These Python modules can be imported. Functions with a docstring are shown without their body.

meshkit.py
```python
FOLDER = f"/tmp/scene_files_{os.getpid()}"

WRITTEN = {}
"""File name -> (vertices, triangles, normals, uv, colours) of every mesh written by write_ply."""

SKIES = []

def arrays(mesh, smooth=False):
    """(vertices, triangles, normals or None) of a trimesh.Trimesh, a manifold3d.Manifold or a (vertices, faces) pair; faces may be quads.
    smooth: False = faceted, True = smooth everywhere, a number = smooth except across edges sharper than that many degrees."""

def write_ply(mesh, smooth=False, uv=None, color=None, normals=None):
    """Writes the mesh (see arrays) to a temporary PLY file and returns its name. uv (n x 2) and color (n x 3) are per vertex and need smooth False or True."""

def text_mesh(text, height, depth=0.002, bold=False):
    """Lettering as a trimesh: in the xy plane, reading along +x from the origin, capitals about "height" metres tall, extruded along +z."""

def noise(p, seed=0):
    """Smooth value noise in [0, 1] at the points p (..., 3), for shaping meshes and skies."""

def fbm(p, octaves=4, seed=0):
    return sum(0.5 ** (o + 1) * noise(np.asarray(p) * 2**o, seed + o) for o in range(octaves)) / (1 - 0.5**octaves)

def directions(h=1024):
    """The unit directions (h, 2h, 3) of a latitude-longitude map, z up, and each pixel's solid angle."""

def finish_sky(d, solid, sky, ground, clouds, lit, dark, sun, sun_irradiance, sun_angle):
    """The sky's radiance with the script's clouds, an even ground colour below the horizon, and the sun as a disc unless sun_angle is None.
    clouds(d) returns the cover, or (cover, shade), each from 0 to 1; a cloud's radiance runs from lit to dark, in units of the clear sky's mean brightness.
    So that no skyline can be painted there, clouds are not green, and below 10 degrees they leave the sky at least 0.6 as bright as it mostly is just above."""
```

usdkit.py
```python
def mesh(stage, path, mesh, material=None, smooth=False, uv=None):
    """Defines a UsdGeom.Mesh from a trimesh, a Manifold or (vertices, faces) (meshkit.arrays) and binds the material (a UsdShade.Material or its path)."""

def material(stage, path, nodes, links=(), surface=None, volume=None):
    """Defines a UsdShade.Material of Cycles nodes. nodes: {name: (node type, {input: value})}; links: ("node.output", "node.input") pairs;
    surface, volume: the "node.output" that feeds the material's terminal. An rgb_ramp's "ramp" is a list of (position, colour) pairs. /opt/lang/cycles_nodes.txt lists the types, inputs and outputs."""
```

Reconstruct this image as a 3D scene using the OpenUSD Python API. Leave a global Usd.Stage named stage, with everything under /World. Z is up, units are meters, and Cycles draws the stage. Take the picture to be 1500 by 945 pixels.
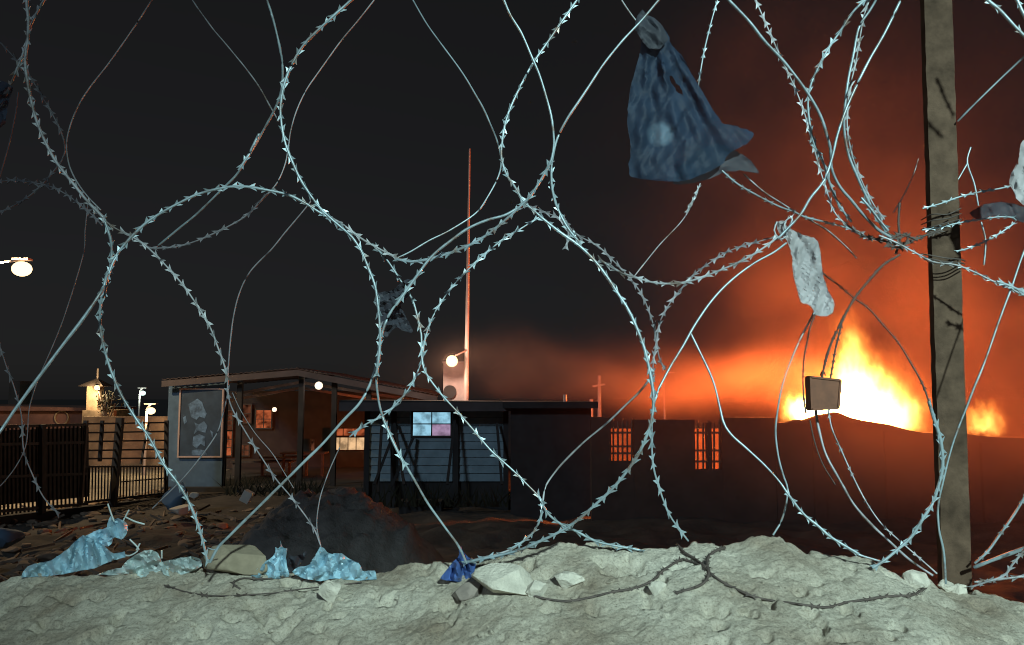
import math, random
import numpy as np, trimesh, usdkit
import shapely.geometry as sg
from scipy.spatial import Delaunay
from pxr import Usd, UsdGeom, UsdLux, UsdShade, Gf, Sdf
from meshkit import noise, fbm

stage = Usd.Stage.CreateInMemory()
UsdGeom.SetStageUpAxis(stage, 'Z')
UsdGeom.Xform.Define(stage, '/World')
UsdGeom.Scope.Define(stage, '/World/Looks')
rng = np.random.default_rng(7)

# ------------------------------------------------------------------ camera, sky, exposure
F, CX, CY, HORIZON, EYE = 1177.0, 750.0, 472.5, 580.0, 3.0
PITCH = math.atan((HORIZON - CY) / F)
cam = UsdGeom.Camera.Define(stage, '/World/camera')
cam.CreateHorizontalApertureAttr(36.0); cam.CreateVerticalApertureAttr(36.0 * 945 / 1500)
cam.CreateFocalLengthAttr(36.0 * F / 1500)
cam.CreateClippingRangeAttr(Gf.Vec2f(0.05, 5000))
cam.AddTranslateOp().Set(Gf.Vec3d(0, 0, EYE)); cam.AddRotateXOp().Set(90 + math.degrees(PITCH))
cam.CreateFStopAttr(0.0)
cam.CreateExposureAttr(0.0)

SKY_ELEV, SKY_ROT = math.radians(25), math.atan2(0.5, -0.85)
dome = UsdLux.DomeLight.Define(stage, '/World/sky')
sky_mat = usdkit.material(stage, '/World/Looks/night_sky', {
    's': ('sky_texture', {'sky_type': 'single_scattering', 'sun_disc': False, 'sun_elevation': SKY_ELEV, 'sun_rotation': SKY_ROT}),
    'h': ('hsv', {'saturation': 0.25, 'value': 1.0}),
    'm': ('mix_color', {'fac': 0.0015, 'a': (0.0072, 0.0071, 0.0078)}),
    'b': ('background_shader', {'strength': 0.75}),
}, [('s.color', 'h.color'), ('h.color', 'm.b'), ('m.result', 'b.color')], surface='b.background')
UsdShade.MaterialBindingAPI.Apply(dome.GetPrim()).Bind(sky_mat)
dome.GetPrim().SetCustomDataByKey('kind', 'structure')

faint_light = UsdLux.DistantLight.Define(stage, '/World/unseen_faint_light')       # unseen source behind the camera, placed to lift the dark walls
faint_light.CreateIntensityAttr(0.1); faint_light.CreateNormalizeAttr(True); faint_light.CreateAngleAttr(6.0); faint_light.CreateColorAttr(Gf.Vec3f(0.62, 0.82, 1.0))
faint_light.AddRotateXYZOp().Set(Gf.Vec3f(65, 0, -30))

# ------------------------------------------------------------------ helpers
def ray(px, py):
    r, u = (px - CX) / F, (CY - py) / F
    c, s = math.cos(PITCH), math.sin(PITCH)
    return np.array([r, c - u * s, s + u * c])
def P(px, py, Y):
    """World point that the photograph shows at pixel (px, py) when it stands Y metres ahead."""
    d = ray(px, py)
    return np.array([0, 0, EYE]) + d * (Y / d[1])
def on_plane(px, py, a, b):
    """The same on the vertical plane through the ground points a and b."""
    n = np.array([b[1] - a[1], a[0] - b[0]]); d = ray(px, py)
    t = (n @ np.array(a[:2])) / (n @ d[:2])
    return np.array([0, 0, EYE]) + d * t
used = {}
def path_for(name, parent=None):
    base = parent if parent else '/World'
    k = base + '/' + name
    n = used.get(k, 0); used[k] = n + 1
    return k if n == 0 else f'{k}_{n:03d}'
def tag(prim, label=None, cat=None, group=None, kind=None):
    for k, v in (('label', label), ('category', cat), ('group', group), ('kind', kind)):
        if v: prim.SetCustomDataByKey(k, v)
def thing(name, label, cat, group=None, kind=None):
    x = UsdGeom.Xform.Define(stage, path_for(name))
    tag(x.GetPrim(), label, cat, group, kind)
    return str(x.GetPath())
def part(name, mesh, mat, parent=None, smooth=False, label=None, cat=None, group=None, kind=None):
    p = path_for(name, parent)
    m = usdkit.mesh(stage, p, mesh, M[mat], smooth=smooth)
    tag(m.GetPrim(), label, cat, group, kind)
    return p
def cat_(ms): return trimesh.util.concatenate([m for m in ms if m is not None])
def box(x0, x1, y0, y1, z0, z1):
    m = trimesh.creation.box([abs(x1 - x0), abs(y1 - y0), abs(z1 - z0)]); m.apply_translation([(x0 + x1) / 2, (y0 + y1) / 2, (z0 + z1) / 2]); return m
def beam(a, b, w, d=None):
    """Rectangular bar from a to b."""
    a, b = np.array(a, float), np.array(b, float); L = np.linalg.norm(b - a)
    m = trimesh.creation.box([w, d or w, L]); z = (b - a) / L
    ref = np.array([0, 1.0, 0]) if abs(z[1]) < 0.95 else np.array([1.0, 0, 0])
    x = np.cross(ref, z); x /= np.linalg.norm(x); y = np.cross(z, x)
    T = np.eye(4); T[:3, 0], T[:3, 1], T[:3, 2], T[:3, 3] = x, y, z, (a + b) / 2
    m.apply_transform(T); return m
def rod(a, b, r, r2=None, n=10):
    return tube(np.array([a, b], float), np.array([r, r2 if r2 else r]), n)
def tube(p, r, n=6):
    p = np.asarray(p, float); r = np.broadcast_to(r, (len(p),))
    t = np.gradient(p, axis=0); t /= np.linalg.norm(t, axis=1, keepdims=True) + 1e-12
    ref = np.where(np.abs(t[:, 2:]) < 0.9, [0, 0, 1.0], [1.0, 0, 0])
    a = np.cross(t, ref); a /= np.linalg.norm(a, axis=1, keepdims=True); b = np.cross(t, a)
    an = np.arange(n) * 2 * np.pi / n
    v = (p[:, None] + r[:, None, None] * (np.cos(an)[None, :, None] * a[:, None] + np.sin(an)[None, :, None] * b[:, None])).reshape(-1, 3)
    fs = []
    for i in range(len(p) - 1):
        for j in range(n):
            q = [i * n + j, i * n + (j + 1) % n, (i + 1) * n + (j + 1) % n, (i + 1) * n + j]
            fs += [[q[0], q[2], q[1]], [q[0], q[3], q[2]]]
    c0, c1 = len(v), len(v) + 1
    v = np.vstack([v, p[:1], p[-1:]])
    for j in range(n):
        fs += [[c0, j, (j + 1) % n], [c1, (len(p) - 1) * n + (j + 1) % n, (len(p) - 1) * n + j]]
    m = trimesh.Trimesh(v, np.array(fs), process=False); trimesh.repair.fix_normals(m); return m
def spline(pts, step):
    """Catmull-Rom through the points, resampled evenly."""
    p = np.asarray(pts, float); q = np.vstack([2 * p[0] - p[1], p, 2 * p[-1] - p[-2]]); out = []
    for i in range(len(p) - 1):
        a, b, c, d = q[i:i + 4]
        for t in np.linspace(0, 1, 12, endpoint=False):
            out.append(0.5 * (2 * b + (c - a) * t + (2 * a - 5 * b + 4 * c - d) * t * t + (3 * b - a - 3 * c + d) * t ** 3))
    out.append(p[-1]); out = np.array(out)
    s = np.concatenate([[0], np.cumsum(np.linalg.norm(np.diff(out, axis=0), axis=1))])
    n = max(3, int(s[-1] / step))
    x = np.linspace(0, s[-1], n)
    return np.stack([np.interp(x, s, out[:, k]) for k in range(3)], 1), s[-1]
def lump(center, size, seed, amp=0.25, sub=2, flat=0.0):
    """An irregular stone."""
    m = trimesh.creation.icosphere(sub); v = m.vertices.copy()
    v *= (1 + amp * 2 * (fbm(v * 1.3 + seed * 7.1, 3, seed) - 0.5) + 0.09 * (fbm(v * 6 + seed, 2, seed + 1) - 0.5))[:, None]
    r = np.random.default_rng(seed)
    for _ in range(10):                                              # knock flat faces off
        n = r.normal(size=3); n /= np.linalg.norm(n); d = v @ n; c = 0.5 + 0.28 * r.random()
        v -= np.maximum(d - c, 0)[:, None] * n
    v *= np.asarray(size); m.vertices = v + np.asarray(center); return m
def sheet(outline, Y, bulge, fold, seed, holes=(), step=5.0, scale=22.0, knot=None, tilt=0.0, thick=0.0012):
    """A crumpled film bag: the outline drawn at distance Y, a front and a back film with folds between one shared rim."""
    poly = sg.Polygon(outline, holes).buffer(0)
    ring = []
    rings = [poly.exterior] + list(poly.interiors)
    for rg in rings:
        n = max(8, int(rg.length / step))
        q = [rg.interpolate(i / n, normalized=True) for i in range(n)]
        ring += [(a.x + rng.normal() * 0.8, a.y + rng.normal() * 0.8) for a in q]
    nb = len(ring)
    x0, y0, x1, y1 = poly.bounds; ins = []
    inner = poly.buffer(-step * 0.6)
    for i, yy in enumerate(np.arange(y0, y1, step)):
        for xx in np.arange(x0, x1, step):
            q = (xx + (i % 2) * step / 2 + rng.normal() * 0.7, yy + rng.normal() * 0.7)
            if inner.contains(sg.Point(q)): ins.append(q)
    uv = np.array(ring + ins); tri = Delaunay(uv).simplices
    c = uv[tri].mean(1)
    tri = tri[[poly.buffer(0.8).contains(sg.Point(p)) for p in c]]
    e = np.array([poly.boundary.distance(sg.Point(p)) for p in uv]); e[:nb] = 0
    w = np.sqrt(np.clip(e / max(e.max(), 1e-6), 0, 1))
    rs = np.random.default_rng(seed * 13 + 1)
    def tri_wave(x): return 2 * np.abs(x - np.floor(x + 0.5)) * 2 - 1
    wob = uv + 5 * (np.stack([noise(np.c_[uv / 16, np.full(len(uv), seed + 0.5)], 1), noise(np.c_[uv / 16, np.full(len(uv), seed + 0.5)], 2)], 1) - 0.5) * 2
    z = np.zeros(len(uv))
    for per, am in ((scale * 3.2, 1.0), (scale * 2.1, 0.7), (scale * 1.3, 0.42), (scale * 0.85, 0.28), (scale * 0.55, 0.17)):
        an = rs.uniform(0, math.pi) if knot is None else rs.normal(0, 0.5)
        z = z + am * tri_wave((wob @ [math.cos(an), math.sin(an)]) / per + rs.random()) * (0.4 + 1.2 * noise(np.c_[uv / 45, np.full(len(uv), per + seed)], 5))
    if knot is not None:                                             # creases that run out from the knot
        dx, dy = uv[:, 0] - knot[0], uv[:, 1] - knot[1]; an = np.arctan2(dx, dy + 12)
        z = z * 0.6 + 0.8 * tri_wave(an * 3.1 + 0.5 * noise(np.c_[uv / 50, np.full(len(uv), seed)], 4)) + 0.4 * tri_wave(an * 7.3 + 0.3)
    base = Y + tilt * (y1 - uv[:, 1]) / 1000.0
    front = base - w * bulge + fold * 0.42 * z * np.minimum(0.45 + w, 1)
    back = np.maximum(base + w * bulge + fold * 0.42 * z * np.minimum(0.45 + w, 1), front + thick * np.minimum(w * 8, 1)) if bulge > 0 else front + thick * np.minimum(w * 8, 1)
    back[:nb] = front[:nb]
    vf = np.array([P(a, b, d) for (a, b), d in zip(uv, front)]); vb = np.array([P(a, b, d) for (a, b), d in zip(uv, back)])
    idx = np.concatenate([np.arange(nb), np.arange(len(uv), len(uv) + len(uv) - nb)])
    v = np.vstack([vf, vb[nb:]])
    m = trimesh.Trimesh(v, np.vstack([tri, idx[tri][:, ::-1]]), process=False)
    trimesh.repair.fix_normals(m); return m

# ------------------------------------------------------------------ materials
M = {}
def mat(name, color, rough=0.8, var=0.25, scale=8.0, bump=0.0, bscale=None, metal=0.0, dist=0.01, dark=None, spec=None):
    lo = tuple(c * (1 - var) for c in color) if dark is None else dark
    hi = tuple(min(1, c * (1 + var)) for c in color)
    p = {'roughness': rough, 'metallic': metal}
    if spec is not None: p['specular_ior_level'] = spec
    n = {'t': ('geometry', {}), 'n': ('noise_texture', {'scale': scale, 'detail': 5.0, 'roughness': 0.62}),
         'r': ('rgb_ramp', {'ramp': [(0.3, lo), (0.52, color), (0.72, hi)]}), 'p': ('principled_bsdf', p)}
    l = [('t.position', 'n.vector'), ('n.fac', 'r.fac'), ('r.color', 'p.base_color')]
    if bump:
        n['b'] = ('noise_texture', {'scale': bscale or scale * 4, 'detail': 6.0, 'roughness': 0.65}); n['u'] = ('bump', {'strength': bump, 'distance': dist})
        l += [('t.position', 'b.vector'), ('b.fac', 'u.height'), ('u.normal', 'p.normal')]
    M[name] = usdkit.material(stage, '/World/Looks/' + name, n, l, surface='p.BSDF')
def film(name, color, trans=0.35, rough=0.4, var=0.25, scale=25.0, clear=0.12, blotch=None):
    lo, hi = tuple(c * (1 - var) for c in color), tuple(min(1, c * (1 + var)) for c in color)
    n = {'t': ('geometry', {}), 'n': ('noise_texture', {'scale': scale, 'detail': 4.0}), 'r': ('rgb_ramp', {'ramp': [(0.3, lo), (0.7, hi)]}),
        'b': ('noise_texture', {'scale': scale * 8, 'detail': 3.0}), 'u': ('bump', {'strength': 0.25, 'distance': 0.002}),
        'x': ('mix_color', {'fac': 0.0, 'b': (0.17, 0.27, 0.36)}),
        'p': ('principled_bsdf', {'roughness': rough, 'specular_ior_level': 0.3}), 'l': ('translucent_bsdf', {}), 'm': ('mix_closure', {'fac': trans}), 'c': ('transparent_bsdf', {}), 'k': ('mix_closure', {'fac': clear})}
    l = [('t.position', 'n.vector'), ('t.position', 'b.vector'), ('n.fac', 'r.fac'), ('r.color', 'x.a'), ('x.result', 'p.base_color'), ('x.result', 'l.color'), ('b.fac', 'u.height'), ('u.normal', 'p.normal'),
         ('p.BSDF', 'm.closure1'), ('l.BSDF', 'm.closure2'), ('m.closure', 'k.closure1'), ('c.BSDF', 'k.closure2')]
    if blotch is not None:                                            # a worn pale print
        n['d'] = ('vector_math', {'math_type': 'distance', 'vector2': tuple(map(float, blotch))}); n['g'] = ('map_range', {'from_min': 0.024, 'from_max': 0.014, 'to_min': 0.0, 'to_max': 0.9, 'clamp': True})
        l += [('t.position', 'd.vector1'), ('d.value', 'g.value'), ('g.result', 'x.fac')]
    M[name] = usdkit.material(stage, '/World/Looks/' + name, n, l, surface='k.closure')
def glow(name, color, strength, lo=0.25, scale=3.0):
    M[name] = usdkit.material(stage, '/World/Looks/' + name, {
        't': ('geometry', {}), 'n': ('noise_texture', {'scale': scale, 'detail': 4.0}), 'r': ('rgb_ramp', {'ramp': [(0.35, tuple(c * lo for c in color)), (0.6, color)]}),
        'e': ('emission', {'strength': strength})}, [('t.position', 'n.vector'), ('n.fac', 'r.fac'), ('r.color', 'e.color')], surface='e.emission')

M['soil'] = usdkit.material(stage, '/World/Looks/soil', {
    't': ('geometry', {}), 'n': ('noise_texture', {'scale': 7.0, 'detail': 5.0, 'roughness': 0.6}), 'r': ('rgb_ramp', {'ramp': [(0.3, (0.25, 0.2, 0.15)), (0.5, (0.42, 0.375, 0.305)), (0.72, (0.55, 0.51, 0.43))]}),
    'g': ('noise_texture', {'scale': 260.0, 'detail': 4.0, 'roughness': 0.75}), 'h': ('rgb_ramp', {'ramp': [(0.3, (0.45, 0.43, 0.4)), (0.45, (0.95, 0.95, 0.95)), (0.7, (1.3, 1.3, 1.28))]}), 'm': ('mix_color', {'blend_type': 'multiply', 'fac': 1.0}),
    'b': ('noise_texture', {'scale': 120.0, 'detail': 9.0, 'roughness': 0.8}), 'u': ('bump', {'strength': 1.0, 'distance': 0.007}), 'p': ('principled_bsdf', {'roughness': 0.97, 'specular_ior_level': 0.15})},
    [('t.position', 'n.vector'), ('t.position', 'g.vector'), ('t.position', 'b.vector'), ('n.fac', 'r.fac'), ('g.fac', 'h.fac'), ('r.color', 'm.a'), ('h.color', 'm.b'), ('m.result', 'p.base_color'), ('b.fac', 'u.height'), ('u.normal', 'p.normal')], surface='p.BSDF')
mat('stone_pale', (0.45, 0.415, 0.35), 0.95, 0.25, 60.0, 0.9, 260.0, dist=0.004)
mat('stone_brown', (0.17, 0.14, 0.12), 0.9, 0.3, 40.0, 0.5, 200.0, dist=0.003)
mat('stone_tan', (0.2, 0.165, 0.115), 0.95, 0.2, 40.0, 0.5, 150.0, dist=0.003)
def wire_mat(name, color, rust, rough, metal, at):
    M[name] = usdkit.material(stage, '/World/Looks/' + name, {
        't': ('geometry', {}), 'n': ('noise_texture', {'scale': 22.0, 'detail': 6.0, 'roughness': 0.7}), 'r': ('rgb_ramp', {'ramp': [(at - 0.1, rust), (at, tuple(c * 0.75 for c in color)), (at + 0.08, color), (0.8, tuple(c * 1.2 for c in color))]}),
        'p': ('principled_bsdf', {'roughness': rough, 'metallic': metal})}, [('t.position', 'n.vector'), ('n.fac', 'r.fac'), ('r.color', 'p.base_color')], surface='p.BSDF')
wire_mat('galvanised', (0.27, 0.345, 0.375), (0.16, 0.12, 0.1), 0.42, 0.35, 0.45)
wire_mat('galvanised_dull', (0.31, 0.33, 0.35), (0.11, 0.085, 0.07), 0.55, 0.3, 0.47)
mat('dim_back_wire', (0.17, 0.17, 0.185), 0.65, 0.35, 60.0, metal=0.3)  # darker grey paints the weaker light on strands at the back
mat('dark_wire', (0.06, 0.045, 0.038), 0.8, 0.4, 80.0)  # near-black; on runs before the flames it paints their silhouette
mat('post_metal', (0.072, 0.047, 0.032), 0.85, 0.5, 22.0, 0.5, 160.0, dist=0.003, spec=0.08)
M['block_wall'] = usdkit.material(stage, '/World/Looks/block_courses', {
    't': ('geometry', {}), 's': ('separate_xyz', {}), 'c': ('combine_xyz', {}), 'n': ('noise_texture', {'scale': 2.2, 'detail': 6.0, 'roughness': 0.7}), 'r': ('rgb_ramp', {'ramp': [(0.3, (0.45, 0.45, 0.45)), (0.7, (1.4, 1.35, 1.3))]}),
    'k': ('brick_texture', {'scale': 1.0, 'brick_width': 0.42, 'row_height': 0.2, 'mortar_size': 0.014, 'color1': (0.085, 0.06, 0.05), 'color2': (0.055, 0.04, 0.034), 'mortar': (0.025, 0.02, 0.018)}),
    'm': ('mix_color', {'blend_type': 'multiply', 'fac': 1.0}), 'u': ('bump', {'strength': 0.8, 'distance': 0.02}), 'p': ('principled_bsdf', {'roughness': 0.95})},
    [('t.position', 's.vector'), ('s.x', 'c.x'), ('s.z', 'c.y'), ('c.vector', 'k.vector'), ('t.position', 'n.vector'), ('n.fac', 'r.fac'), ('k.color', 'm.a'), ('r.color', 'm.b'), ('m.result', 'p.base_color'), ('k.fac', 'u.height'), ('u.normal', 'p.normal')], surface='p.BSDF')
film('blue_film', (0.024, 0.05, 0.092), 0.4, 0.6, clear=0.42, blotch=P(968, 195, 1.252))
film('blue_print', (0.16, 0.25, 0.33), 0.2, 0.5)
film('grey_cloth', (0.36, 0.35, 0.36), 0.3, 0.8, clear=0.03)
film('dark_film', (0.05, 0.055, 0.07), 0.3, 0.6, clear=0.3)
film('pale_film', (0.36, 0.56, 0.66), 0.25, 0.35)
film('white_film', (0.5, 0.6, 0.6), 0.25, 0.4)
film('royal_film', (0.075, 0.14, 0.36), 0.25, 0.4)
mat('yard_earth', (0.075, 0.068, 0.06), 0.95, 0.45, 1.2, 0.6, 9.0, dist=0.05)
mat('dark_earth', (0.13, 0.12, 0.115), 0.95, 0.35, 3.0, 0.8, 14.0, dist=0.05)
mat('debris', (0.2, 0.15, 0.11), 0.9, 0.5, 3.0)
mat('pale_litter', (0.55, 0.53, 0.47), 0.8, 0.15, 3.0)
mat('black_steel', (0.05, 0.045, 0.04), 0.6, 0.4, 5.0, metal=0.2)
mat('brown_steel', (0.12, 0.09, 0.07), 0.6, 0.4, 5.0)
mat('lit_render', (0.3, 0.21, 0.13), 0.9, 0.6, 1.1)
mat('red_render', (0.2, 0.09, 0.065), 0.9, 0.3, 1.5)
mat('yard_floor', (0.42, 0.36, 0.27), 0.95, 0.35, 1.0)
mat('concrete_dark', (0.042, 0.042, 0.043), 0.95, 0.3, 2.0)
mat('roof_sheet', (0.085, 0.07, 0.072), 0.55, 0.3, 2.0)
mat('blue_wall', (0.1, 0.18, 0.28), 0.85, 0.25, 2.0)
mat('poster_dark', (0.04, 0.075, 0.125), 0.7, 0.3, 3.0)
mat('poster_print', (0.13, 0.24, 0.4), 0.7, 0.7, 5.0)
mat('siding', (0.26, 0.38, 0.44), 0.7, 0.2, 3.0)
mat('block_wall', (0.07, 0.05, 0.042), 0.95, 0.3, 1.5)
mat('firelight_catch_wall', (0.16, 0.09, 0.06), 0.95, 0.3, 1.5)
mat('mast_paint', (0.55, 0.42, 0.38), 0.5, 0.1, 3.0)
mat('tank_paint', (0.5, 0.42, 0.4), 0.8, 0.2, 3.0)
mat('foliage', (0.045, 0.045, 0.025), 0.8, 0.4, 4.0)
mat('bark', (0.12, 0.09, 0.07), 0.9, 0.3, 10.0)
mat('brown_tin', (0.12, 0.045, 0.022), 0.8, 0.3, 40.0)  # plain mottled brown of the hanging tin
glow('lamp_warm', (1.0, 0.72, 0.36), 2.6, 1.0)
glow('lamp_pale', (1.0, 0.8, 0.58), 1.7, 1.0)
glow('lamp_cool', (0.7, 1.0, 0.9), 1.6, 1.0)
glow('pane_blue', (0.28, 0.55, 0.7), 1.15, 0.45, 5.0)
glow('pane_pink', (0.4, 0.27, 0.42), 1.0, 0.5, 5.0)
glow('pane_orange', (0.62, 0.14, 0.05), 0.75, 0.12, 3.5)
glow('pane_dim', (0.3, 0.1, 0.05), 0.4, 0.1, 4.0)
glow('pane_shop', (1.0, 0.62, 0.32), 0.9, 0.3, 2.5)
glow('embers', (1.0, 0.4, 0.08), 9.0, 0.05, 6.0)

def lamp_light(parent, name, pos, r, power, color, cone=None, aim=None):
    l = UsdLux.SphereLight.Define(stage, path_for(name, parent))
    l.CreateRadiusAttr(r); l.CreateIntensityAttr(power); l.CreateColorAttr(Gf.Vec3f(*color)); l.CreateNormalizeAttr(True)
    if cone:
        s = UsdLux.ShapingAPI.Apply(l.GetPrim()); s.CreateShapingConeAngleAttr(cone); s.CreateShapingConeSoftnessAttr(1.0)
    if aim is not None:
        m = Gf.Matrix4d(); m.SetLookAt(Gf.Vec3d(*map(float, pos)), Gf.Vec3d(*map(float, aim)), Gf.Vec3d(0, 0, 1)); l.AddTransformOp().Set(m.GetInverse())
    else: l.AddTranslateOp().Set(Gf.Vec3d(*map(float, pos)))

# ------------------------------------------------------------------ the setting
def axis(a, b, n): return np.linspace(a, b, n, endpoint=False)
CREST = [(-4000, 1300), (-600, 850), (0, 847), (100, 845), (200, 845), (300, 838), (335, 838), (400, 848), (470, 840), (500, 832), (530, 838), (560, 838), (600, 833), (650, 826), (700, 817),
         (750, 806), (800, 798), (850, 797), (900, 802), (945, 806), (990, 800), (1005, 791), (1030, 789), (1060, 797), (1085, 790), (1105, 783), (1136, 781), (1147, 792), (1170, 803), (1210, 806), (1255, 809),
         (1280, 817), (1300, 829), (1325, 838), (1340, 835), (1354, 838), (1366, 852), (1385, 856), (1425, 853), (1460, 866), (1500, 880), (2100, 900), (5500, 1300)]
YC = 1.27
cx_w = np.array([P(a, b, YC)[0] for a, b in CREST]); cz_w = np.array([P(a, b, YC)[2] for a, b in CREST])
def bank_height(x, y):
    zc = np.interp(x, cx_w, cz_w)
    yc = YC + 0.05 * (noise(np.stack([x * 3, x * 0, x * 0], -1), 3) - 0.5)
    t = yc - y
    smoothc = zc * 0 + np.interp(x, cx_w[::3], cz_w[::3])
    k = np.clip(t / 0.10, 0, 1)
    top = zc * (1 - k) + smoothc * k
    front = np.where(t < 0.42, top - 0.34 * t, np.maximum(top - 0.34 * 0.42 - (t - 0.42) * 1.6, 1.5))
    back = np.maximum(zc - 0.62 * (-t), -0.35)
    z = np.where(t >= 0, front, back)
    q = np.stack([x, y, np.zeros_like(x)], -1)
    amp = np.clip(1.2 - np.abs(t) / 4, 0.2, 1)
    z = z + amp * (0.026 * (fbm(q * 7, 3, 1) - 0.5) + 0.013 * np.maximum(fbm(q * 26, 3, 2) - 0.5, -0.1) + 0.006 * (fbm(q * 85, 2, 4) - 0.5) + 0.003 * (noise(q * 210, 6) - 0.5))
    pit = fbm(q * 38, 2, 9)
    z = z - 0.012 * np.clip((pit - 0.66) / 0.1, 0, 1)
    edge = np.clip((np.abs(x) - 6) / 3, 0, 1)
    return np.where(y < 0.2, z, z * (1 - edge) - 0.4 * edge)
def grid(xs, ys, h):
    X, Y = np.meshgrid(xs, ys); Z = h(X, Y)
    v = np.stack([X, Y, Z], -1).reshape(-1, 3); n = len(xs)
    i, j = np.meshgrid(np.arange(len(ys) - 1), np.arange(n - 1), indexing='ij'); a = (i * n + j).ravel()
    return v, np.vstack([np.stack([a, a + 1, a + n + 1], 1), np.stack([a, a + n + 1, a + n], 1)])
xs = np.concatenate([axis(-9, -1.25, 60), axis(-1.25, 1.25, 640), np.linspace(1.25, 9, 61)])
ys = np.concatenate([axis(-9, 0.6, 30), axis(0.6, 0.95, 60), axis(0.95, 1.4, 150), axis(1.4, 2.0, 40), np.linspace(2.0, 7.5, 30)])
part('soil_bank', grid(xs, ys, bank_height), 'soil', smooth=True, kind='structure')

def yard_h(x, y):
    q = np.stack([x, y, np.zeros_like(x)], -1)
    near = np.clip((24 - y) / 6, 0, 1) * np.clip((y - 6) / 3, 0, 1) * np.clip((14 - np.abs(x)) / 4, 0, 1)
    return near * (0.5 * (fbm(q * 0.9, 4, 5) - 0.5) + 0.12 * (fbm(q * 4, 3, 6) - 0.5)) - 0.02
gx = np.concatenate([axis(-400, -16, 24), axis(-16, 16, 200), np.linspace(16, 400, 24)])
gy = np.concatenate([axis(-60, 6, 8), axis(6, 26, 150), np.linspace(26, 700, 30)])
part('ground', grid(gx, gy, yard_h), 'yard_earth', smooth=True, kind='structure')

# soil heap in the yard
hc = P(480, 730, 12.5)
def heap_h(x, y):
    q = np.stack([x, y, np.zeros_like(x)], -1)
    r = np.hypot((x - hc[0]) / 2.0, (y - 12.5) / 2.1) * (0.88 + 0.3 * fbm(q * 0.8, 2, 8))
    return 1.72 * np.clip(1 - r ** 2.2, 0, 1) ** 0.9 + 0.42 * (fbm(q * 2.0, 3, 12) - 0.5) + 0.26 * (fbm(q * 11, 3, 13) - 0.5) - 0.2
part('earth_heap', grid(np.linspace(hc[0] - 3.6, hc[0] + 3.6, 110), np.linspace(8.5, 16.5, 110), heap_h), 'dark_earth', smooth=True,
     label='dark rounded heap of earth in the yard in front of the hut', cat='heap')

# ------------------------------------------------------------------ stones on the bank
def bank_point(px, py, lift=0.0):
    """Where the ray through the pixel meets the bank."""
    d = ray(px, py); t = np.arange(0.6, 1.6, 0.003); p = np.array([0, 0, EYE]) + d * (t / d[1])[:, None]
    hit = np.nonzero(p[:, 2] < bank_height(p[:, 0], p[:, 1]))[0]
    return (p[hit[0]] if len(hit) else P(px, py, YC)) + [0, 0, lift]
def stone(px, py, w, h, m, label, seed, cat='stone', group=None, amp=0.25):
    c = bank_point(px, py + h * 0.4); s = c[1] / F
    part('stone', lump(c + [0, 0.0, h * s * 0.3], (w * s / 2 / 0.85, w * s / 2 * 0.75, h * s / 2 / 0.8), seed, amp * 1.25, 4), m, smooth=20, label=label, cat=cat, group=group)
stone(350, 816, 84, 46, 'stone_tan', 'large smooth tan boulder at the bank edge between the pale plastic heaps', 3, 'boulder', amp=0.12)
stone(483, 868, 32, 30, 'stone_pale', 'pale upright stone on the soil bank below the torn white plastic', 5)
stone(786, 860, 30, 26, 'stone_pale', 'small bright squarish stone by the dark wire lying on the soil', 6)
stone(832, 850, 38, 24, 'stone_pale', 'pale bluish flat stone on the crest right of the small squarish stone', 8)
stone(735, 850, 76, 44, 'stone_pale', 'broad pale stone right of the blue bag scrap on the bank', 9, amp=0.15)
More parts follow.
